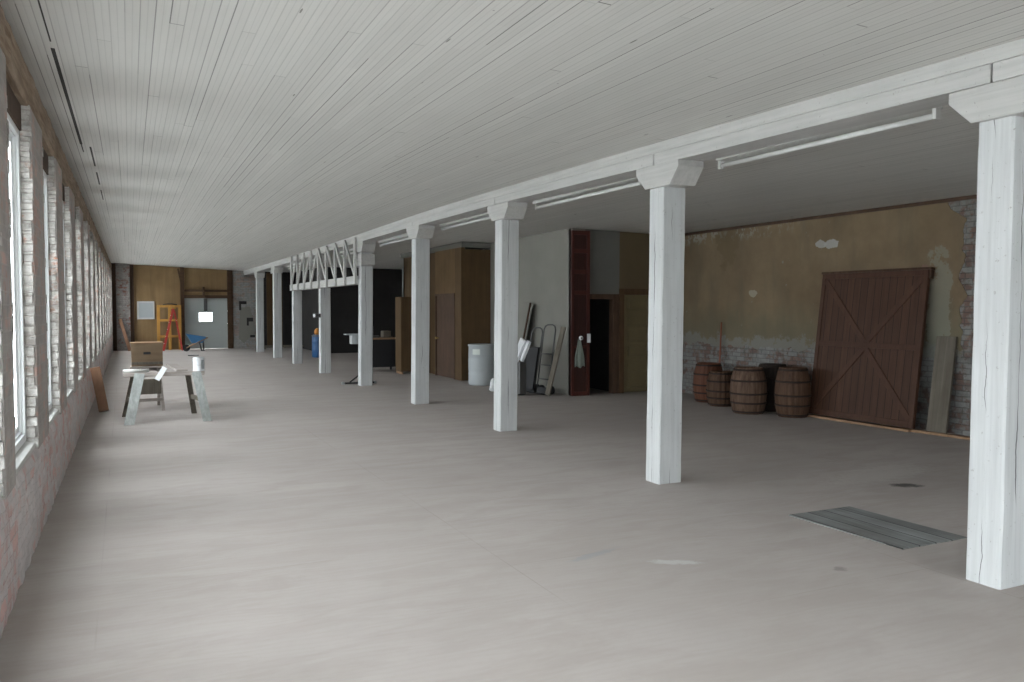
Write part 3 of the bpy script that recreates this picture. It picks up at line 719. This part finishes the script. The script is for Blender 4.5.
# ================================================================ RIGHT SIDE THINGS
def barrel(loc, r, h, mat, label, rz=0, open_top=True, nst=18):
    t = thing('wooden_barrel', loc, label, 'barrel', 'old wooden barrels by the right wall', rz)
    rad = lambda z: r * (.76 + .24 * (1 - (abs(z / h - .47) / .53) ** 2) ** .9) if .001 < z < h - .001 else r * (.76 if z > .1 else .80)
    m = MB(); seg = nst * 3; rings = []
    zz = [h * k / 12 for k in range(13)]
    for z in zz:
        ring = []
        for k in range(seg):
            st, ph = divmod(k, 3); rr = rad(z) + (0 if ph else -.006) + .003 * math.sin(st * 7.3)
            a = 2 * math.pi * (k + (.0 if ph else 0)) / seg; ring.append(m.b.verts.new((rr * math.cos(a), rr * math.sin(a), z)))
        rings.append(ring)
    for z in (h, h - .03):
        ring = [m.b.verts.new(((rad(z) - .022) * math.cos(2 * math.pi * k / seg), (rad(z) - .022) * math.sin(2 * math.pi * k / seg), z)) for k in range(seg)]
        rings.append(ring)
    for a, b in zip(rings, rings[1:]):
        for k in range(seg): m.b.faces.new((a[k], a[(k + 1) % seg], b[(k + 1) % seg], b[k]))
    m.b.faces.new(list(reversed(rings[0]))); m.build('staves', mat, t)
    m = MB(); rr = rad(h - .03) - .021; m.lathe([(rr, h - .045), (rr, h - .028)], 32); m.build('barrel_head', mat, t)
    for z in (.035, .24 * h, .44 * h, .72 * h, h - .035):
        m = MB(); z0, z1 = z - .014, z + .014
        m.lathe([(rad(z0) - .002, z0), (rad(z0) + .0065, z0), (rad(z1) + .0065, z1), (rad(z1) - .002, z1)], 48, cap0=False, cap1=False)
        m.build('hoop', 'hoop', t)
    return t
barrel((9.60, 12.02, 0), .275, .70, 'barrel_red', 'reddish wooden barrel leftmost of the group, beside the upright broom stick', .3)
barrel((9.40, 11.42, 0), .255, .60, 'barrel', 'short dark wooden barrel in front of the reddish one', .9)
barrel((9.13, 10.42, 0), .29, .74, 'barrel_pale', 'wooden barrel with pale drips down its staves, front middle of the group', 1.7)
barrel((9.72, 10.52, 0), .27, .77, 'barrel_black', 'black stained barrel standing behind, between the two front barrels', 2.0)
barrel((9.47, 9.80, 0), .272, .77, 'barrel', 'brown wooden barrel nearest the big sliding door, rightmost of the group', .2)
m = MB(); m.tube([(9.97, 12.20, 0.05), (10.08, 12.26, 1.43)], .014, 8); br = thing('broom', (0, 0, 0), 'broom standing upright by the wall behind the barrels, only its reddish stick showing', 'broom')
m.build('stick', 'redbroom', br)
m = MB(); m.box(9.90, 10.08, 12.16, 12.24, 0, .10); m.build('broom_head', 'brown_dark', br)

# big braced door leaning on the right wall
def leaning_frame(b0, b1, h, lean):
    """local frame: u along the base, v up the leaning face, n out towards the room"""
    b0 = Vector(b0); b1 = Vector(b1); u = (b1 - b0).normalized(); out = Vector((u.y, -u.x, 0))
    out = -out if out.x > 0 else out
    v = (Vector((0, 0, 1)) * math.sqrt(1 - (lean / h) ** 2) - out * (lean / h)); n = u.cross(v)
    if n.x > 0: n = -n
    return Matrix(((u.x, v.x, n.x, b0.x), (u.y, v.y, n.y, b0.y), (u.z, v.z, n.z, b0.z), (0, 0, 0, 1))), (b1 - b0).length
def flat(mb_fn, name, mat, parent, L):
    pass
Mx, L = leaning_frame((9.80, 9.74, .035), (9.83, 7.87, .035), 2.2, .27)
H = 2.20
bd = thing('sliding_door', (9.84, 8.9, 0), 'big reddish brown plank door with cross bracing leaning against the right wall', 'door leaf')
def lbox(u0, u1, v0, v1, n0, n1, name, mat, par, mtx, bev=.004):
    """box in the leaning frame, kept as its own local mesh so plank lines follow it"""
    m = MB(); m.box(u0, u1, n0, n1, v0, v1)
    o = m.build(name, mat, None, bev)
    rot = Matrix((mtx.col[0], -Vector(mtx.col[2]) if False else mtx.col[2], mtx.col[1], mtx.col[3])).transposed()
    o.matrix_world = rot; o.parent = par; o.matrix_parent_inverse = Matrix.Translation(par.location).inverted(); return o
lbox(0, L, 0, H, 0, .045, 'plank_panel', 'barn', bd, Mx)
for (a, b, c, d) in ((0, .07, 0, H), (L - .07, L, 0, H), (.07, L - .07, 0, .09), (.07, L - .07, H - .08, H), (.07, L - .07, H * .49, H * .49 + .075)):
    lbox(a, b, c, d, .045, .060, 'rail', 'barn_rail', bd, Mx)
for (p, q) in (((.07, H - .10), (L / 2 - .01, H * .49 + .075)), ((L - .07, H - .10), (L / 2 + .01, H * .49 + .075)), ((.07, .11), (L / 2 - .01, H * .49)), ((L - .07, .11), (L / 2 + .01, H * .49))):
    m = MB(); m.bar((p[0], .051, p[1]), (q[0], .051, q[1]), .085, .014, 0, side=(1, 0, 0)); o = m.build('brace', 'barn_rail', None, .003)
    o.matrix_world = Matrix((Mx.col[0], Mx.col[2], Mx.col[1], Mx.col[3])).transposed(); o.parent = bd; o.matrix_parent_inverse = Matrix.Translation(bd.location).inverted()

lbox(-.015, L + .05, H, H + .035, -.01, .075, 'top_cap', 'brown_dark', bd, Mx); lbox(L, L + .035, H - .12, H, -.02, .04, 'track_bracket', 'brown_dark', bd, Mx)
Mp, Lp = leaning_frame((9.92, 7.74, .012), (9.94, 7.46, .012), 1.3, .19)
gp = thing('leaning_plank', (9.95, 7.78, 0), 'wide grey weathered plank leaning on the brick wall right of the big door', 'plank')
Mp = Mp @ Matrix.Rotation(.0, 4, 'X')
o = lbox(0, .28, 0, 1.31, 0, .04, 'board', 'greywood', gp, Mp)
for (a, b, lbl, dx) in (((9.68, 9.66), (9.72, 7.85), 'pale board lying on the floor along the foot of the big door', 0), ((9.70, 8.6), (9.87, 6.9), 'second pale board lying on the floor towards the nearest column', 0)):
    m = MB(); m.bar((a[0], a[1], .017), (b[0], b[1], .017), .085, .032, 0, side=(1, 0, 0)); tag(m.build('floor_board', 'palewood', bevel=.003), lbl, 'board')

# tall dark red door leaf at the end of the white wall
rp = thing('tall_red_door', (7.97, 13.86, 0), 'tall narrow dark red panelled door leaf standing ceiling high by the dark doorway', 'door leaf', rz=-.10)
W_, H_ = .37, 3.18
m = MB(); m.box(-W_ / 2, W_ / 2, .0, .05, 0.0, H_); m.build('leaf', 'red_panel', rp)
for (x0, x1) in ((-W_ / 2, -W_ / 2 + .05), (W_ / 2 - .05, W_ / 2 + .012)):
    m = MB(); m.box(x0, x1, -.03, .0, 0, H_); m.build('stile', 'red_wood', rp, .004)
for z in (.0, .92, 1.95, 2.35, 2.75, H_ - .08):
    m = MB(); m.box(-W_ / 2 + .05, W_ / 2 - .05, -.022, .0, z, z + (.08 if z != .92 else .05)); m.build('rail', 'red_wood', rp, .004)
m = MB(); m.box(.135, .195, -.075, -.031, 1.03, 1.20, bev=.006); m.build('lock_box', 'white_plastic', rp)
m = MB()      # cloth hung on the door
pts_ = []; nx_, nz_ = 10, 12
for j in range(nz_ + 1):
    row = []
    for k in range(nx_ + 1):
        u = k / nx_; v = j / nz_; wd = .06 + .14 * min(1, v * 1.6)
        row.append(m.b.verts.new((-.03 + (u - .5) * wd, -.045 - .02 * math.sin(u * 11 + v * 2) * v - .02 * v, 1.08 - .52 * v + .02 * math.sin(u * 9))))
    pts_.append(row)
for j in range(nz_):
    for k in range(nx_): m._tag([m.b.faces.new((pts_[j][k], pts_[j][k + 1], pts_[j + 1][k + 1], pts_[j + 1][k]))], 0, True)
o = m.build('hanging_cloth', 'cloth'); o.location = rp.location; o.rotation_euler = rp.rotation_euler
md = o.modifiers.new('solid', 'SOLIDIFY'); md.thickness = .012
tag(o, 'grey green cloth hanging on the tall red door', 'cloth')
m = MB(); m.lathe([(.0, 0), (.035, .004), (.045, .02), (.04, .035), (.0, .045)], 20, cap0=False, cap1=False); m.lathe([(.016, .0455), (.014, .050)], 12, 1)
o = m.build('round_gauge', ['white_plastic', 'black']); o.location = Vector(rp.location) + Vector((-.015, -.052, 1.12)); o.rotation_euler = (R(90), 0, rp.rotation_euler[2])
tag(o, 'small round white gauge above the hanging cloth on the red door', 'gauge')

# leaning junk along the white wall
def hand_truck(loc, rz, lean, label, w=.36, h=1.15, full=True):
    t = thing('hand_truck', loc, label, 'hand truck', 'hand trucks leaning by the white wall', rz); t.rotation_euler = (R(lean), 0, rz)
    m = MB(); a = w / 2
    m.tube([(-a, 0, .1), (-a, 0, h - .10), (-a + .03, 0, h - .03), (-a + .10, 0, h), (a - .10, 0, h), (a - .03, 0, h - .03), (a, 0, h - .10), (a, 0, .1)], .014, 10)
    for z in (.30, .58, .86 if full else .80): m.tube([(-a, 0, z), (a, 0, z)], .011, 8)
    m.build('tube_frame', 'darksteel', t)
    m = MB(); m.box(-a, a, -.20, .02, .0, .012); m.box(-a, a, .0, .02, .0, .14); m.build('toe_plate', 'black', t)
    for s in (-1, 1):
        m = MB(); m.tube([(s * (a - .05), .09, .095), (s * (a - .01), .09, .095)], .09, 20); m.build('wheel', 'black', t)
    m = MB(); m.tube([(-a + .02, .09, .095), (a - .02, .09, .095)], .01, 8); m.build('axle', 'darksteel', t)
    return t
RZ = -math.pi / 2 + .25
h1 = hand_truck((7.38, 14.90, 0.0), RZ, -11, 'left hand truck, with a black panel strapped to its tubular frame', .32, 1.32)
m = MB(); m.box(-.17, .17, -.06, -.02, .05, .92, bev=.01); m.build('black_panel', 'black', h1)
h2 = hand_truck((7.44, 14.42, 0.0), RZ, -9, 'right hand truck, open tubular frame with the taller handle, leaning by the white wall', .34, 1.38, False)
Mb = leaning_frame((7.42, 14.30, .01), (7.45, 14.06, .01), 1.15, .22)[0]
bd2 = thing('leaning_board', (7.43, 14.2, 0), 'brown board leaning on the white wall just left of the red door', 'board')
sh = Matrix.Identity(4)
m = MB(); m.prism([(0, 0), (.16, 0), (.0, 1.15), (-.16, 1.15)], 0, .03, 0, 1)
m.b.free(); m = MB(); m.bar((7.37, 14.06, .02), (7.69, 14.00, 1.33), .17, .03, 0, side=(0, 1, 0)); o = m.build('board', 'greywood', None, .003); o.parent = bd2; o.matrix_parent_inverse = Matrix.Translation(bd2.location).inverted()
pc = thing('plaster_sheet', (7.5, 15.2, 0), 'pale sheet leaning against the white wall beyond the hand trucks', 'sheet')
m = MB(); m.bar((7.42, 15.95, .02), (7.76, 15.80, 1.8), .7, .02, 0, side=(0, 1, 0)); o = m.build('sheet', 'greyplaster', None); o.parent = pc; o.matrix_parent_inverse = Matrix.Translation(pc.location).inverted()
wb = thing('propped_panel', (7.0, 14.6, 0), 'white panel with a dark edge propped beside the third column', 'panel')
m = MB(); m.bar((6.98, 14.72, .62), (7.12, 14.60, 1.08), .22, .05, 0, side=(0, 1, 0), bev=.005); o = m.build('face', 'white_plastic', None); o.parent = wb; o.matrix_parent_inverse = Matrix.Translation(wb.location).inverted()
m = MB(); m.bar((7.04, 14.52, .66), (7.16, 14.42, 1.05), .10, .05, 0, side=(0, 1, 0)); o = m.build('trim_strip', 'white_plastic', None); o.parent = wb; o.matrix_parent_inverse = Matrix.Translation(wb.location).inverted()
m = MB(); m.bar((6.95, 14.40, .01), (7.02, 14.55, .62), .26, .14, 0, side=(0, 1, 0), bev=.01); o = m.build('stand', 'darksteel', None); o.parent = wb; o.matrix_parent_inverse = Matrix.Translation(wb.location).inverted()
m = MB(); m.bar((7.08, 14.98, .02), (7.68, 15.42, 1.80), .035, .03, 0, side=(0, 1, 0)); tag(m.build('dark_strip', 'brown_dark'), 'thin dark strip of wood leaning upright beside the third column', 'strip')

# white drum
dr = thing('plastic_drum', (7.14, 16.75, 0), 'white plastic drum standing in front of the brown partition', 'drum')
m = MB(); m.lathe([(.26, 0), (.285, .015), (.29, .05), (.29, .28), (.284, .30), (.29, .32), (.292, .58), (.285, .60), (.291, .62), (.285, .85), (.30, .865), (.30, .89), (.285, .90)], 40, cap1=False); m.build('drum_body', 'drum', dr)
m = MB(); m.lathe([(.284, .885), (.27, .892), (.05, .88), (.0, .88)], 40, cap0=False, cap1=False); m.build('drum_lid', 'drum', dr)
m = MB(); aa = [R(205 + k * 5) for k in range(8)]
v0 = [m.b.verts.new((.2945 * math.cos(a), .2945 * math.sin(a), .68)) for a in aa]; v1 = [m.b.verts.new((.2945 * math.cos(a), .2945 * math.sin(a), .80)) for a in aa]
for k in range(7): m.b.faces.new((v0[k], v0[k + 1], v1[k + 1], v1[k]))
m.build('paper_label', 'label', dr)
# white bag at the foot of the third column
m = MB(); m.lathe([(.05, 0), (.085, .03), (.08, .12), (.05, .22), (.02, .27)], 14)
for v in m.b.verts: v.co.x *= 1 + .3 * noise.noise(v.co * 11); v.co.y *= 1 + .3 * noise.noise(v.co * 9)
o = m.build('plastic_bag', 'white_plastic'); o.location = (6.80, 15.35, 0)
tag(o, 'small crumpled white bag on the floor between the white drum and the third column', 'bag')

# ================================================================ BEHIND THE COLUMNS
wbn = thing('workbench', (6.45, 21.6, 0), 'dark workbench with a pale top in the shadow behind the fifth column', 'workbench')
m = MB(); m.box(-.75, .25, -.3, .4, .86, .90); m.build('benchtop', 'palewood', wbn, .004)
m = MB(); m.box(-.70, .22, -.25, .38, .12, .86); m.build('cabinet_body', 'black', wbn)
for sx in (-.70, .17):
    for sy in (-.28, .33):
        m = MB(); m.box(sx, sx + .05, sy, sy + .05, 0, .86); m.build('leg', 'black', wbn)
m = MB(); m.box(6.30, 6.52, 21.5, 21.75, .90, 1.08, bev=.02); tag(m.build('cardboard_carton', 'greywood'), 'pale grey carton on the dark workbench', 'carton')
m = MB(); m.box(6.02, 6.2, 21.5, 21.65, .90, .96, bev=.01); tag(m.build('tool_case', 'darksteel'), 'small dark tool case on the workbench left of the carton', 'case')
cb = thing('wardrobe', (6.83, 20.5, 0), 'tall plain brown cabinet standing left of the fourth column', 'cabinet')
m = MB(); m.box(-.42, .33, -.2, .25, .06, 1.98); m.build('carcass', 'brownpanel', cb, .004)
for x0, x1 in ((-.415, -.04), (-.03, .325)):
    m = MB(); m.box(x0, x1, -.22, -.2, .08, 1.96); m.build('cabinet_door', 'brownpanel', cb, .003)
for s in (-.40, .28):
    m = MB(); m.box(s, s + .04, -.2, .25, 0, .06); m.build('foot', 'palewood', cb)
m = MB(); m.tube([(6.62, 20.75, 1.98), (6.62, 20.75, 2.75)], .02, 8); tag(m.build('upright_pipe', 'steel'), 'short pale upright pipe standing on top of the brown cabinet', 'pipe')
# tray bracket + tripod near the fifth column
ts = thing('roller_stand', (4.84, 18.05, 0), 'metal roller stand behind the fifth column, its feet and tray showing either side', 'stand')
m = MB(); m.box(-.46, .24, -.04, .02, .015, .05); m.bar((-.32, -.0, .05), (-.02, .03, .26), .03, .02); m.bar((.20, .0, .05), (.02, .03, .22), .03, .02); m.build('base', 'black', ts, .004)
m = MB(); m.tube([(0, .03, .05), (0, .03, 1.10)], .018, 10); m.build('pole', 'darksteel', ts)
for x in (-.47, .25):
    m = MB(); m.tube([(x, -.04, .035), (x, .03, .035)], .035, 12); m.build('caster', 'steel', ts)
m = MB(); m.box(-.42, .12, -.12, .12, 1.10, 1.125); m.box(-.30, .08, -.10, .08, .90, 1.10, bev=.01); m.build('tray', 'steel', ts)

bb = thing('blue_drum', (6.10, 28.5, 0), 'blue plastic drum on the floor behind the truss columns', 'drum')
m = MB(); m.lathe([(.24, 0), (.26, .03), (.26, .25), (.265, .27), (.26, .29), (.26, .52), (.265, .54), (.26, .56), (.25, .75), (.22, .78)], 28); m.build('drum_body', 'bluedrum', bb)
m = MB(); m.lathe([(.265, .72), (.27, .74), (.265, .76)], 28, cap0=False, cap1=False); m.build('rim', 'darksteel', bb)
m = MB(); m.lathe([(.06, 0), (.10, .03), (.11, .10), (.08, .18), (.03, .22)], 14); o = m.build('orange_cone_cap', 'orange'); o.location = (6.02, 28.5, .78)
o.name = 'orange_bucket'; tag(o, 'small orange pail on top of the blue drum', 'pail')
m = MB(); m.bar((5.1, 34.9, .12), (6.75, 34.6, .12), .09, .04, 0, side=(0, 0, 1)); m.box(5.2, 5.26, 34.85, 34.95, 0, .1); m.box(6.5, 6.56, 34.6, 34.7, 0, .1); tag(m.build('low_plank_rail', 'greywood'), 'pale plank propped low above the floor beside the blue drum', 'plank')
cl = thing('clamp_lamp', (4.58, 21.5, 1.50), 'small round clamp lamp fixed to the left side of the column beside the blue drum', 'lamp')
m = MB(); m.tube([(.0, .0, .0), (-.03, .0, 0), (-.10, -.03, .0), (-.12, -.04, 0)], [.03, .045, .065, .068], 16); m.build('lamp_shade', 'darksteel', cl)
m = MB(); m.tube([(-.10, -.03, 0), (-.122, -.04, 0), (-.13, -.045, 0)], [.035, .04, .015], 12); m.build('bulb', 'white_plastic', cl)
m = MB(); m.box(.0, .05, -.02, .02, -.05, .05); m.build('clamp', 'darksteel', cl)

# ================================================================ SAWHORSES AND THINGS ON THEM
def sawhorse(loc, rz, L, H, legs, label, lw=.14, lm='legwood', bm='beamwood', bw=.09):
    t = thing('sawhorse', loc, label, 'sawhorse', 'sawhorses by the windows', rz)
    m = MB(); m.box(-L / 2, L / 2, -bw / 2, bw / 2, H - .06, H, bev=.006); m.build('top_rail', bm, t)
    for (x0, y0, x1, y1, mat, wd) in legs:
        m = MB(); m.bar((x0, y0, .0), (x1, y1, H - .012), wd, .026, 0, side=(1, 0, 0))
        o = m.build('leg', mat, t, .003)
        for v in o.data.vertices:
            if v.co.z < .06: v.co.z = 0.0
    for a in (0, 2):
        p, q = legs[a], legs[a + 1]; k = .42; f_ = lambda l: (l[0] + (l[2] - l[0]) * k, l[1] + (l[3] - l[1]) * k, H * k)
        m = MB(); m.bar(*[((a_[0] - (.0 if a else .0), a_[1] * .86, a_[2])) for a_ in (f_(p), f_(q))], .07, .02, 0, side=(0, 0, 1)); m.build('stretcher', 'greywood', t)
    return t
sawhorse((.55, 13.55, 0), 0, 1.14, .73, [(-.50, -.42, -.34, -.06, 'legwood', .14), (-.56, .62, -.42, .06, 'greywood', .07), (.57, -.44, .45, -.06, 'legwood', .13), (.46, .62, .33, .06, 'greywood', .08)], 'pale grey sawhorse nearest the camera, carrying the paint can')
sawhorse((.34, 15.2, 0), .05, .50, .70, [(-.20, -.42, -.17, -.05, 'beamwood', .05), (-.20, .42, -.17, .05, 'beamwood', .05), (.22, -.42, .19, -.05, 'beamwood', .05), (.22, .42, .19, .05, 'beamwood', .05)], 'small sawhorse behind, standing under the wooden box')
sm = [o for o in COL.objects if o.name.startswith('sawhorse')][-1]
m = MB(); m.box(-.20, .21, -.40, -.385, .16, .21); m.build('rung', 'beamwood', sm, .003)
m = MB(); m.box(-.19, .20, -.30, -.28, .27, .52); m.build('side_board', 'greywood', sm, .003)
m = MB(); m.box(.09, .60, 14.95, 15.6, .702, .725, bev=.003); tag(m.build('work_board', 'beamwood'), 'square board lying on the small sawhorse under the wooden box', 'board')
bx = thing('wooden_box', (.35, 15.2, .726), 'brown wooden box with a dark slot handle standing on the sawhorse board', 'box')
def wbx(x0, x1, y0, y1, z0, z1, nm='board', mt='boxwood'):
    m = MB(); m.box(x0, x1, y0, y1, z0, z1); return m.build(nm, mt, bx, .003)
hw, hd, hh = .24, .17, .38
m = MB()
for (x0, x1, z0, z1) in ((-hw, -.045, 0, hh), (.045, hw, 0, hh), (-.05, .05, 0, .20), (-.05, .05, .245, hh)): m.box(x0, x1, -hd, -hd + .018, z0, z1)
m.build('front_panel', 'boxwood', bx)
m = MB(); m.box(-.055, .055, -hd - .006, -hd + .01, .198, .236); m.build('handle', 'black', bx, .003)  # black insert paints the shade inside the hand slot
wbx(-hw, hw, hd - .018, hd, 0, hh, 'back_panel'); wbx(-hw, -hw + .018, -hd + .018, hd - .018, 0, hh, 'side_panel'); wbx(hw - .018, hw, -hd + .018, hd - .018, 0, hh, 'side_panel'); wbx(-hw + .018, hw - .018, -hd + .018, hd - .018, 0, .018, 'bottom_panel')
wbx(-hw - .012, hw + .012, -hd - .012, hd + .012, hh, hh + .018, 'lid', 'palewood'); wbx(-hw, hw, -hd - .012, -hd, .03, .075, 'batten', 'greywood')
# boards laid from the near sawhorse back to the far one
m = MB(); m.bar((.80, 13.51, .745), (.72, 15.2, .745), .16, .022, 0, side=(1, 0, 0)); tag(m.build('long_board', 'beamwood', bevel=.003), 'long scuffed board running back across the sawhorses', 'board')
m = MB(); m.tube([(-.02, 13.58, .757), (.12, 13.58, .757), (.34, 13.58, .757)], [.026, .027, .026], 12); tag(m.build('paper_roll', 'sill'), 'thin white roll lying on the left end of the near sawhorse', 'roll')
m = MB(); m.bar((.44, 13.44, .62), (.56, 13.515, .80), .075, .012, 0, side=(1, 0, 0)); tag(m.build('white_offcut', 'white_plastic', bevel=.003), 'short white board offcut tipped over the near sawhorse rail', 'offcut')
pc = thing('paint_can', (1.04, 13.555, .731), 'white paint can standing on the right end of the near sawhorse', 'can')
m = MB(); m.lathe([(.082, 0), (.084, .006), (.082, .012), (.082, .19), (.085, .195), (.085, .202), (.078, .204)], 32); m.build('can_body', 'white_plastic', pc)
m = MB(); m.lathe([(.072, .2045), (.070, .209), (.0, .209)], 28, cap0=False, cap1=False); m.build('can_lid', 'steel', pc)
m = MB(); m.tube([(.085 * math.cos(a), -.0 + .02, .15 - .0 + .07 * -math.sin(a)) if False else (.088 * math.cos(a), -.088 * abs(math.sin(a)) , .16 - .07 * math.sin(a)) for a in [math.pi * k / 10 for k in range(11)]], .0025, 6); m.build('bail_handle', 'steel', pc)
m = MB(); m.lathe([(.0835, .03), (.0835, .17)], 32, cap0=False, cap1=False); 
bmesh.ops.delete(m.b, geom=[f for f in m.b.faces if f.calc_center_median().x < .03], context='FACES'); m.build('label_band', 'noticegrey', pc)

lb = thing('leaning_boards', (-.35, 14.9, 0), 'short reddish brown boards leaning against the window wall', 'boards')
lb.name = 'leaning_post'
tag(lb, 'thick reddish brown post leaning against the window wall beyond the third window', 'post')
m = MB(); m.bar((-.31, 14.95, .02), (-.43, 15.10, .72), .15, .12, 0, side=(1, 0, 0), bev=.004); o = m.build('post_body', 'leanwood', None); o.parent = lb; o.matrix_parent_inverse = Matrix.Translation(lb.location).inverted()

# ================================================================ FAR END THINGS
m = MB(); m.bar((.22, 35.6, .02), (-.12, 36.05, 1.25), .12, .04, 0, side=(1, 0, 0)); tag(m.build('leaning_timber', 'leanwood'), 'brown timber leaning on the brick pier in the far left corner', 'timber')
nb = thing('notice_board', (.83, YF - .005, 1.6), 'white framed grey board hung on the far plywood wall', 'board')
m = MB(); m.box(-.27, .27, -.03, 0, -.31, .31); m.build('board_face', 'noticegrey', nb)
for a in ((-.32, -.26, -.36, .36), (.26, .32, -.36, .36), (-.26, .26, .30, .36), (-.26, .26, -.36, -.30)):
    m = MB(); m.box(a[0], a[1], -.05, 0, a[2], a[3]); m.build('frame', 'sill', nb, .003)
yf = thing('scaffold', (1.7, 36.1, 0), 'orange yellow timber scaffold standing against the far wall behind the red ladder', 'scaffold')
for x in (-.42, .0, .38):
    m = MB(); m.box(x - .055, x + .055, -.03, .03, 0, 1.80); m.build('upright', 'yellow', yf, .003)
for z in (1.72, 1.15, .5):
    m = MB(); m.box(-.46, .42, -.055, -.03, z, z + .09); m.build('crosspiece', 'yellow', yf, .003)
m = MB(); m.tube([(1.45, 36.10, 1.822), (1.62, 36.10, 1.86), (1.8, 36.10, 1.86), (1.98, 36.10, 1.822)], .018, 8); tag(m.build('hanging_tube', 'black'), 'short black bent tube resting on the orange timber scaffold', 'tube')
ld = thing('stepladder', (1.78, 35.5, 0), 'red folding stepladder standing in front of the far wall', 'ladder')
for s, yy in ((-1, -.12), (1, .12)):
    pass
for yy in (-.22, .22):
    m = MB(); m.bar((-.36, yy, .0), (.03, yy * .7, 1.68), .07, .03, 0, side=(1, 0, 0)); m.build('front_rail', 'red', ld)
    m = MB(); m.bar((.34, yy, .0), (.06, yy * .7, 1.60), .045, .025, 0, side=(1, 0, 0)); m.build('rear_rail', 'red', ld)
for k in range(1, 6):
    f_ = k / 6; x = -.36 + .39 * f_; m = MB(); m.box(x - .04, x + .04, -.21 + .06 * f_, .21 - .06 * f_, 1.68 * f_ - .012, 1.68 * f_ + .012); m.build('step', 'steel', ld)
m = MB(); m.box(-.04, .12, -.17, .17, 1.66, 1.71); m.build('top_cap', 'yellow', ld, .004)
for k in (1, 3):
    f_ = k / 4; x = .34 - .28 * f_; m = MB(); m.tube([(x, -.2, 1.6 * f_), (x, .2, 1.6 * f_)], .012, 8); m.build('cross_bar', 'steel', ld)

wh = thing('wheelbarrow', (2.56, 34.4, 0), 'blue wheelbarrow tipped on its nose in front of the grey freight door', 'wheelbarrow')
m = MB(); ring0 = [(-.36, -.26), (.36, -.22), (.36, .22), (-.36, .26)]; ring1 = [(-.16, -.16), (.24, -.15), (.24, .15), (-.16, .16)]
top = [m.b.verts.new((x, y, .60 + (.08 if x < 0 else -.04))) for x, y in ring0]; bot_ = [m.b.verts.new((x, y, .33)) for x, y in ring1]
for k in range(4): m.b.faces.new((top[k], top[(k + 1) % 4], bot_[(k + 1) % 4], bot_[k]))
m.b.faces.new(bot_); o = m.build('tray', 'bluetray', wh); md = o.modifiers.new('s', 'SOLIDIFY'); md.thickness = .012
m = MB(); m.tube([(-.36, y_, .69) if k == 0 else (-.36, -y_, .69) for k, y_ in enumerate((.26, .26))], .014, 8); m.build('rim', 'bluetray', wh)
for s in (-1, 1):
    m = MB(); m.tube([(-.36, s * .05, .14), (-.1, s * .14, .28), (.42, s * .25, .54)], .018, 8); m.build('handle', 'palewood', wh)
    m = MB(); m.tube([(.12, s * .16, .36), (.20, s * .2, .02), (.28, s * .18, .02), (.26, s * .16, .40)], .014, 8); m.build('leg', 'black', wh)
m = MB(); m.tube([(-.36, -.04, .14), (-.36, .04, .14)], .135, 20); m.build('wheel', 'black', wh)
m = MB(); m.box(2.05, 2.4, 31.2, 31.35, 0, .03); tag(m.build('dark_offcut', 'darksteel'), 'flat dark strip lying on the floor before the wheelbarrow', 'strip')

# ---------------------------------------------------------------- sub-parts: pieces carried by another part of the same thing
for root in [o for o in COL.objects if o.parent is None]:
    kids = {c.name.split('.')[0]: c for c in root.children}
    for piece, carrier in (('door_knob', 'door_leaf'), ('window_pane', 'sash'), ('paper_label', 'drum_body'), ('label_band', 'can_body'), ('bail_handle', 'can_body'), ('bulb', 'lamp_shade'),
                           ('rim', 'tray'), ('rim', 'drum_body'), ('lock_box', 'stile'), ('handle', 'front_panel'), ('axle', 'wheel'), ('track_bracket', 'top_cap')):
        if piece == 'handle' and 'front_panel' not in kids: continue
        if piece in kids and carrier in kids and kids[piece].parent is root:
            c, p = kids[piece], kids[carrier]; m0 = c.matrix_parent_inverse.copy()
            if c.location.length == 0 and p.location.length == 0: c.parent = p
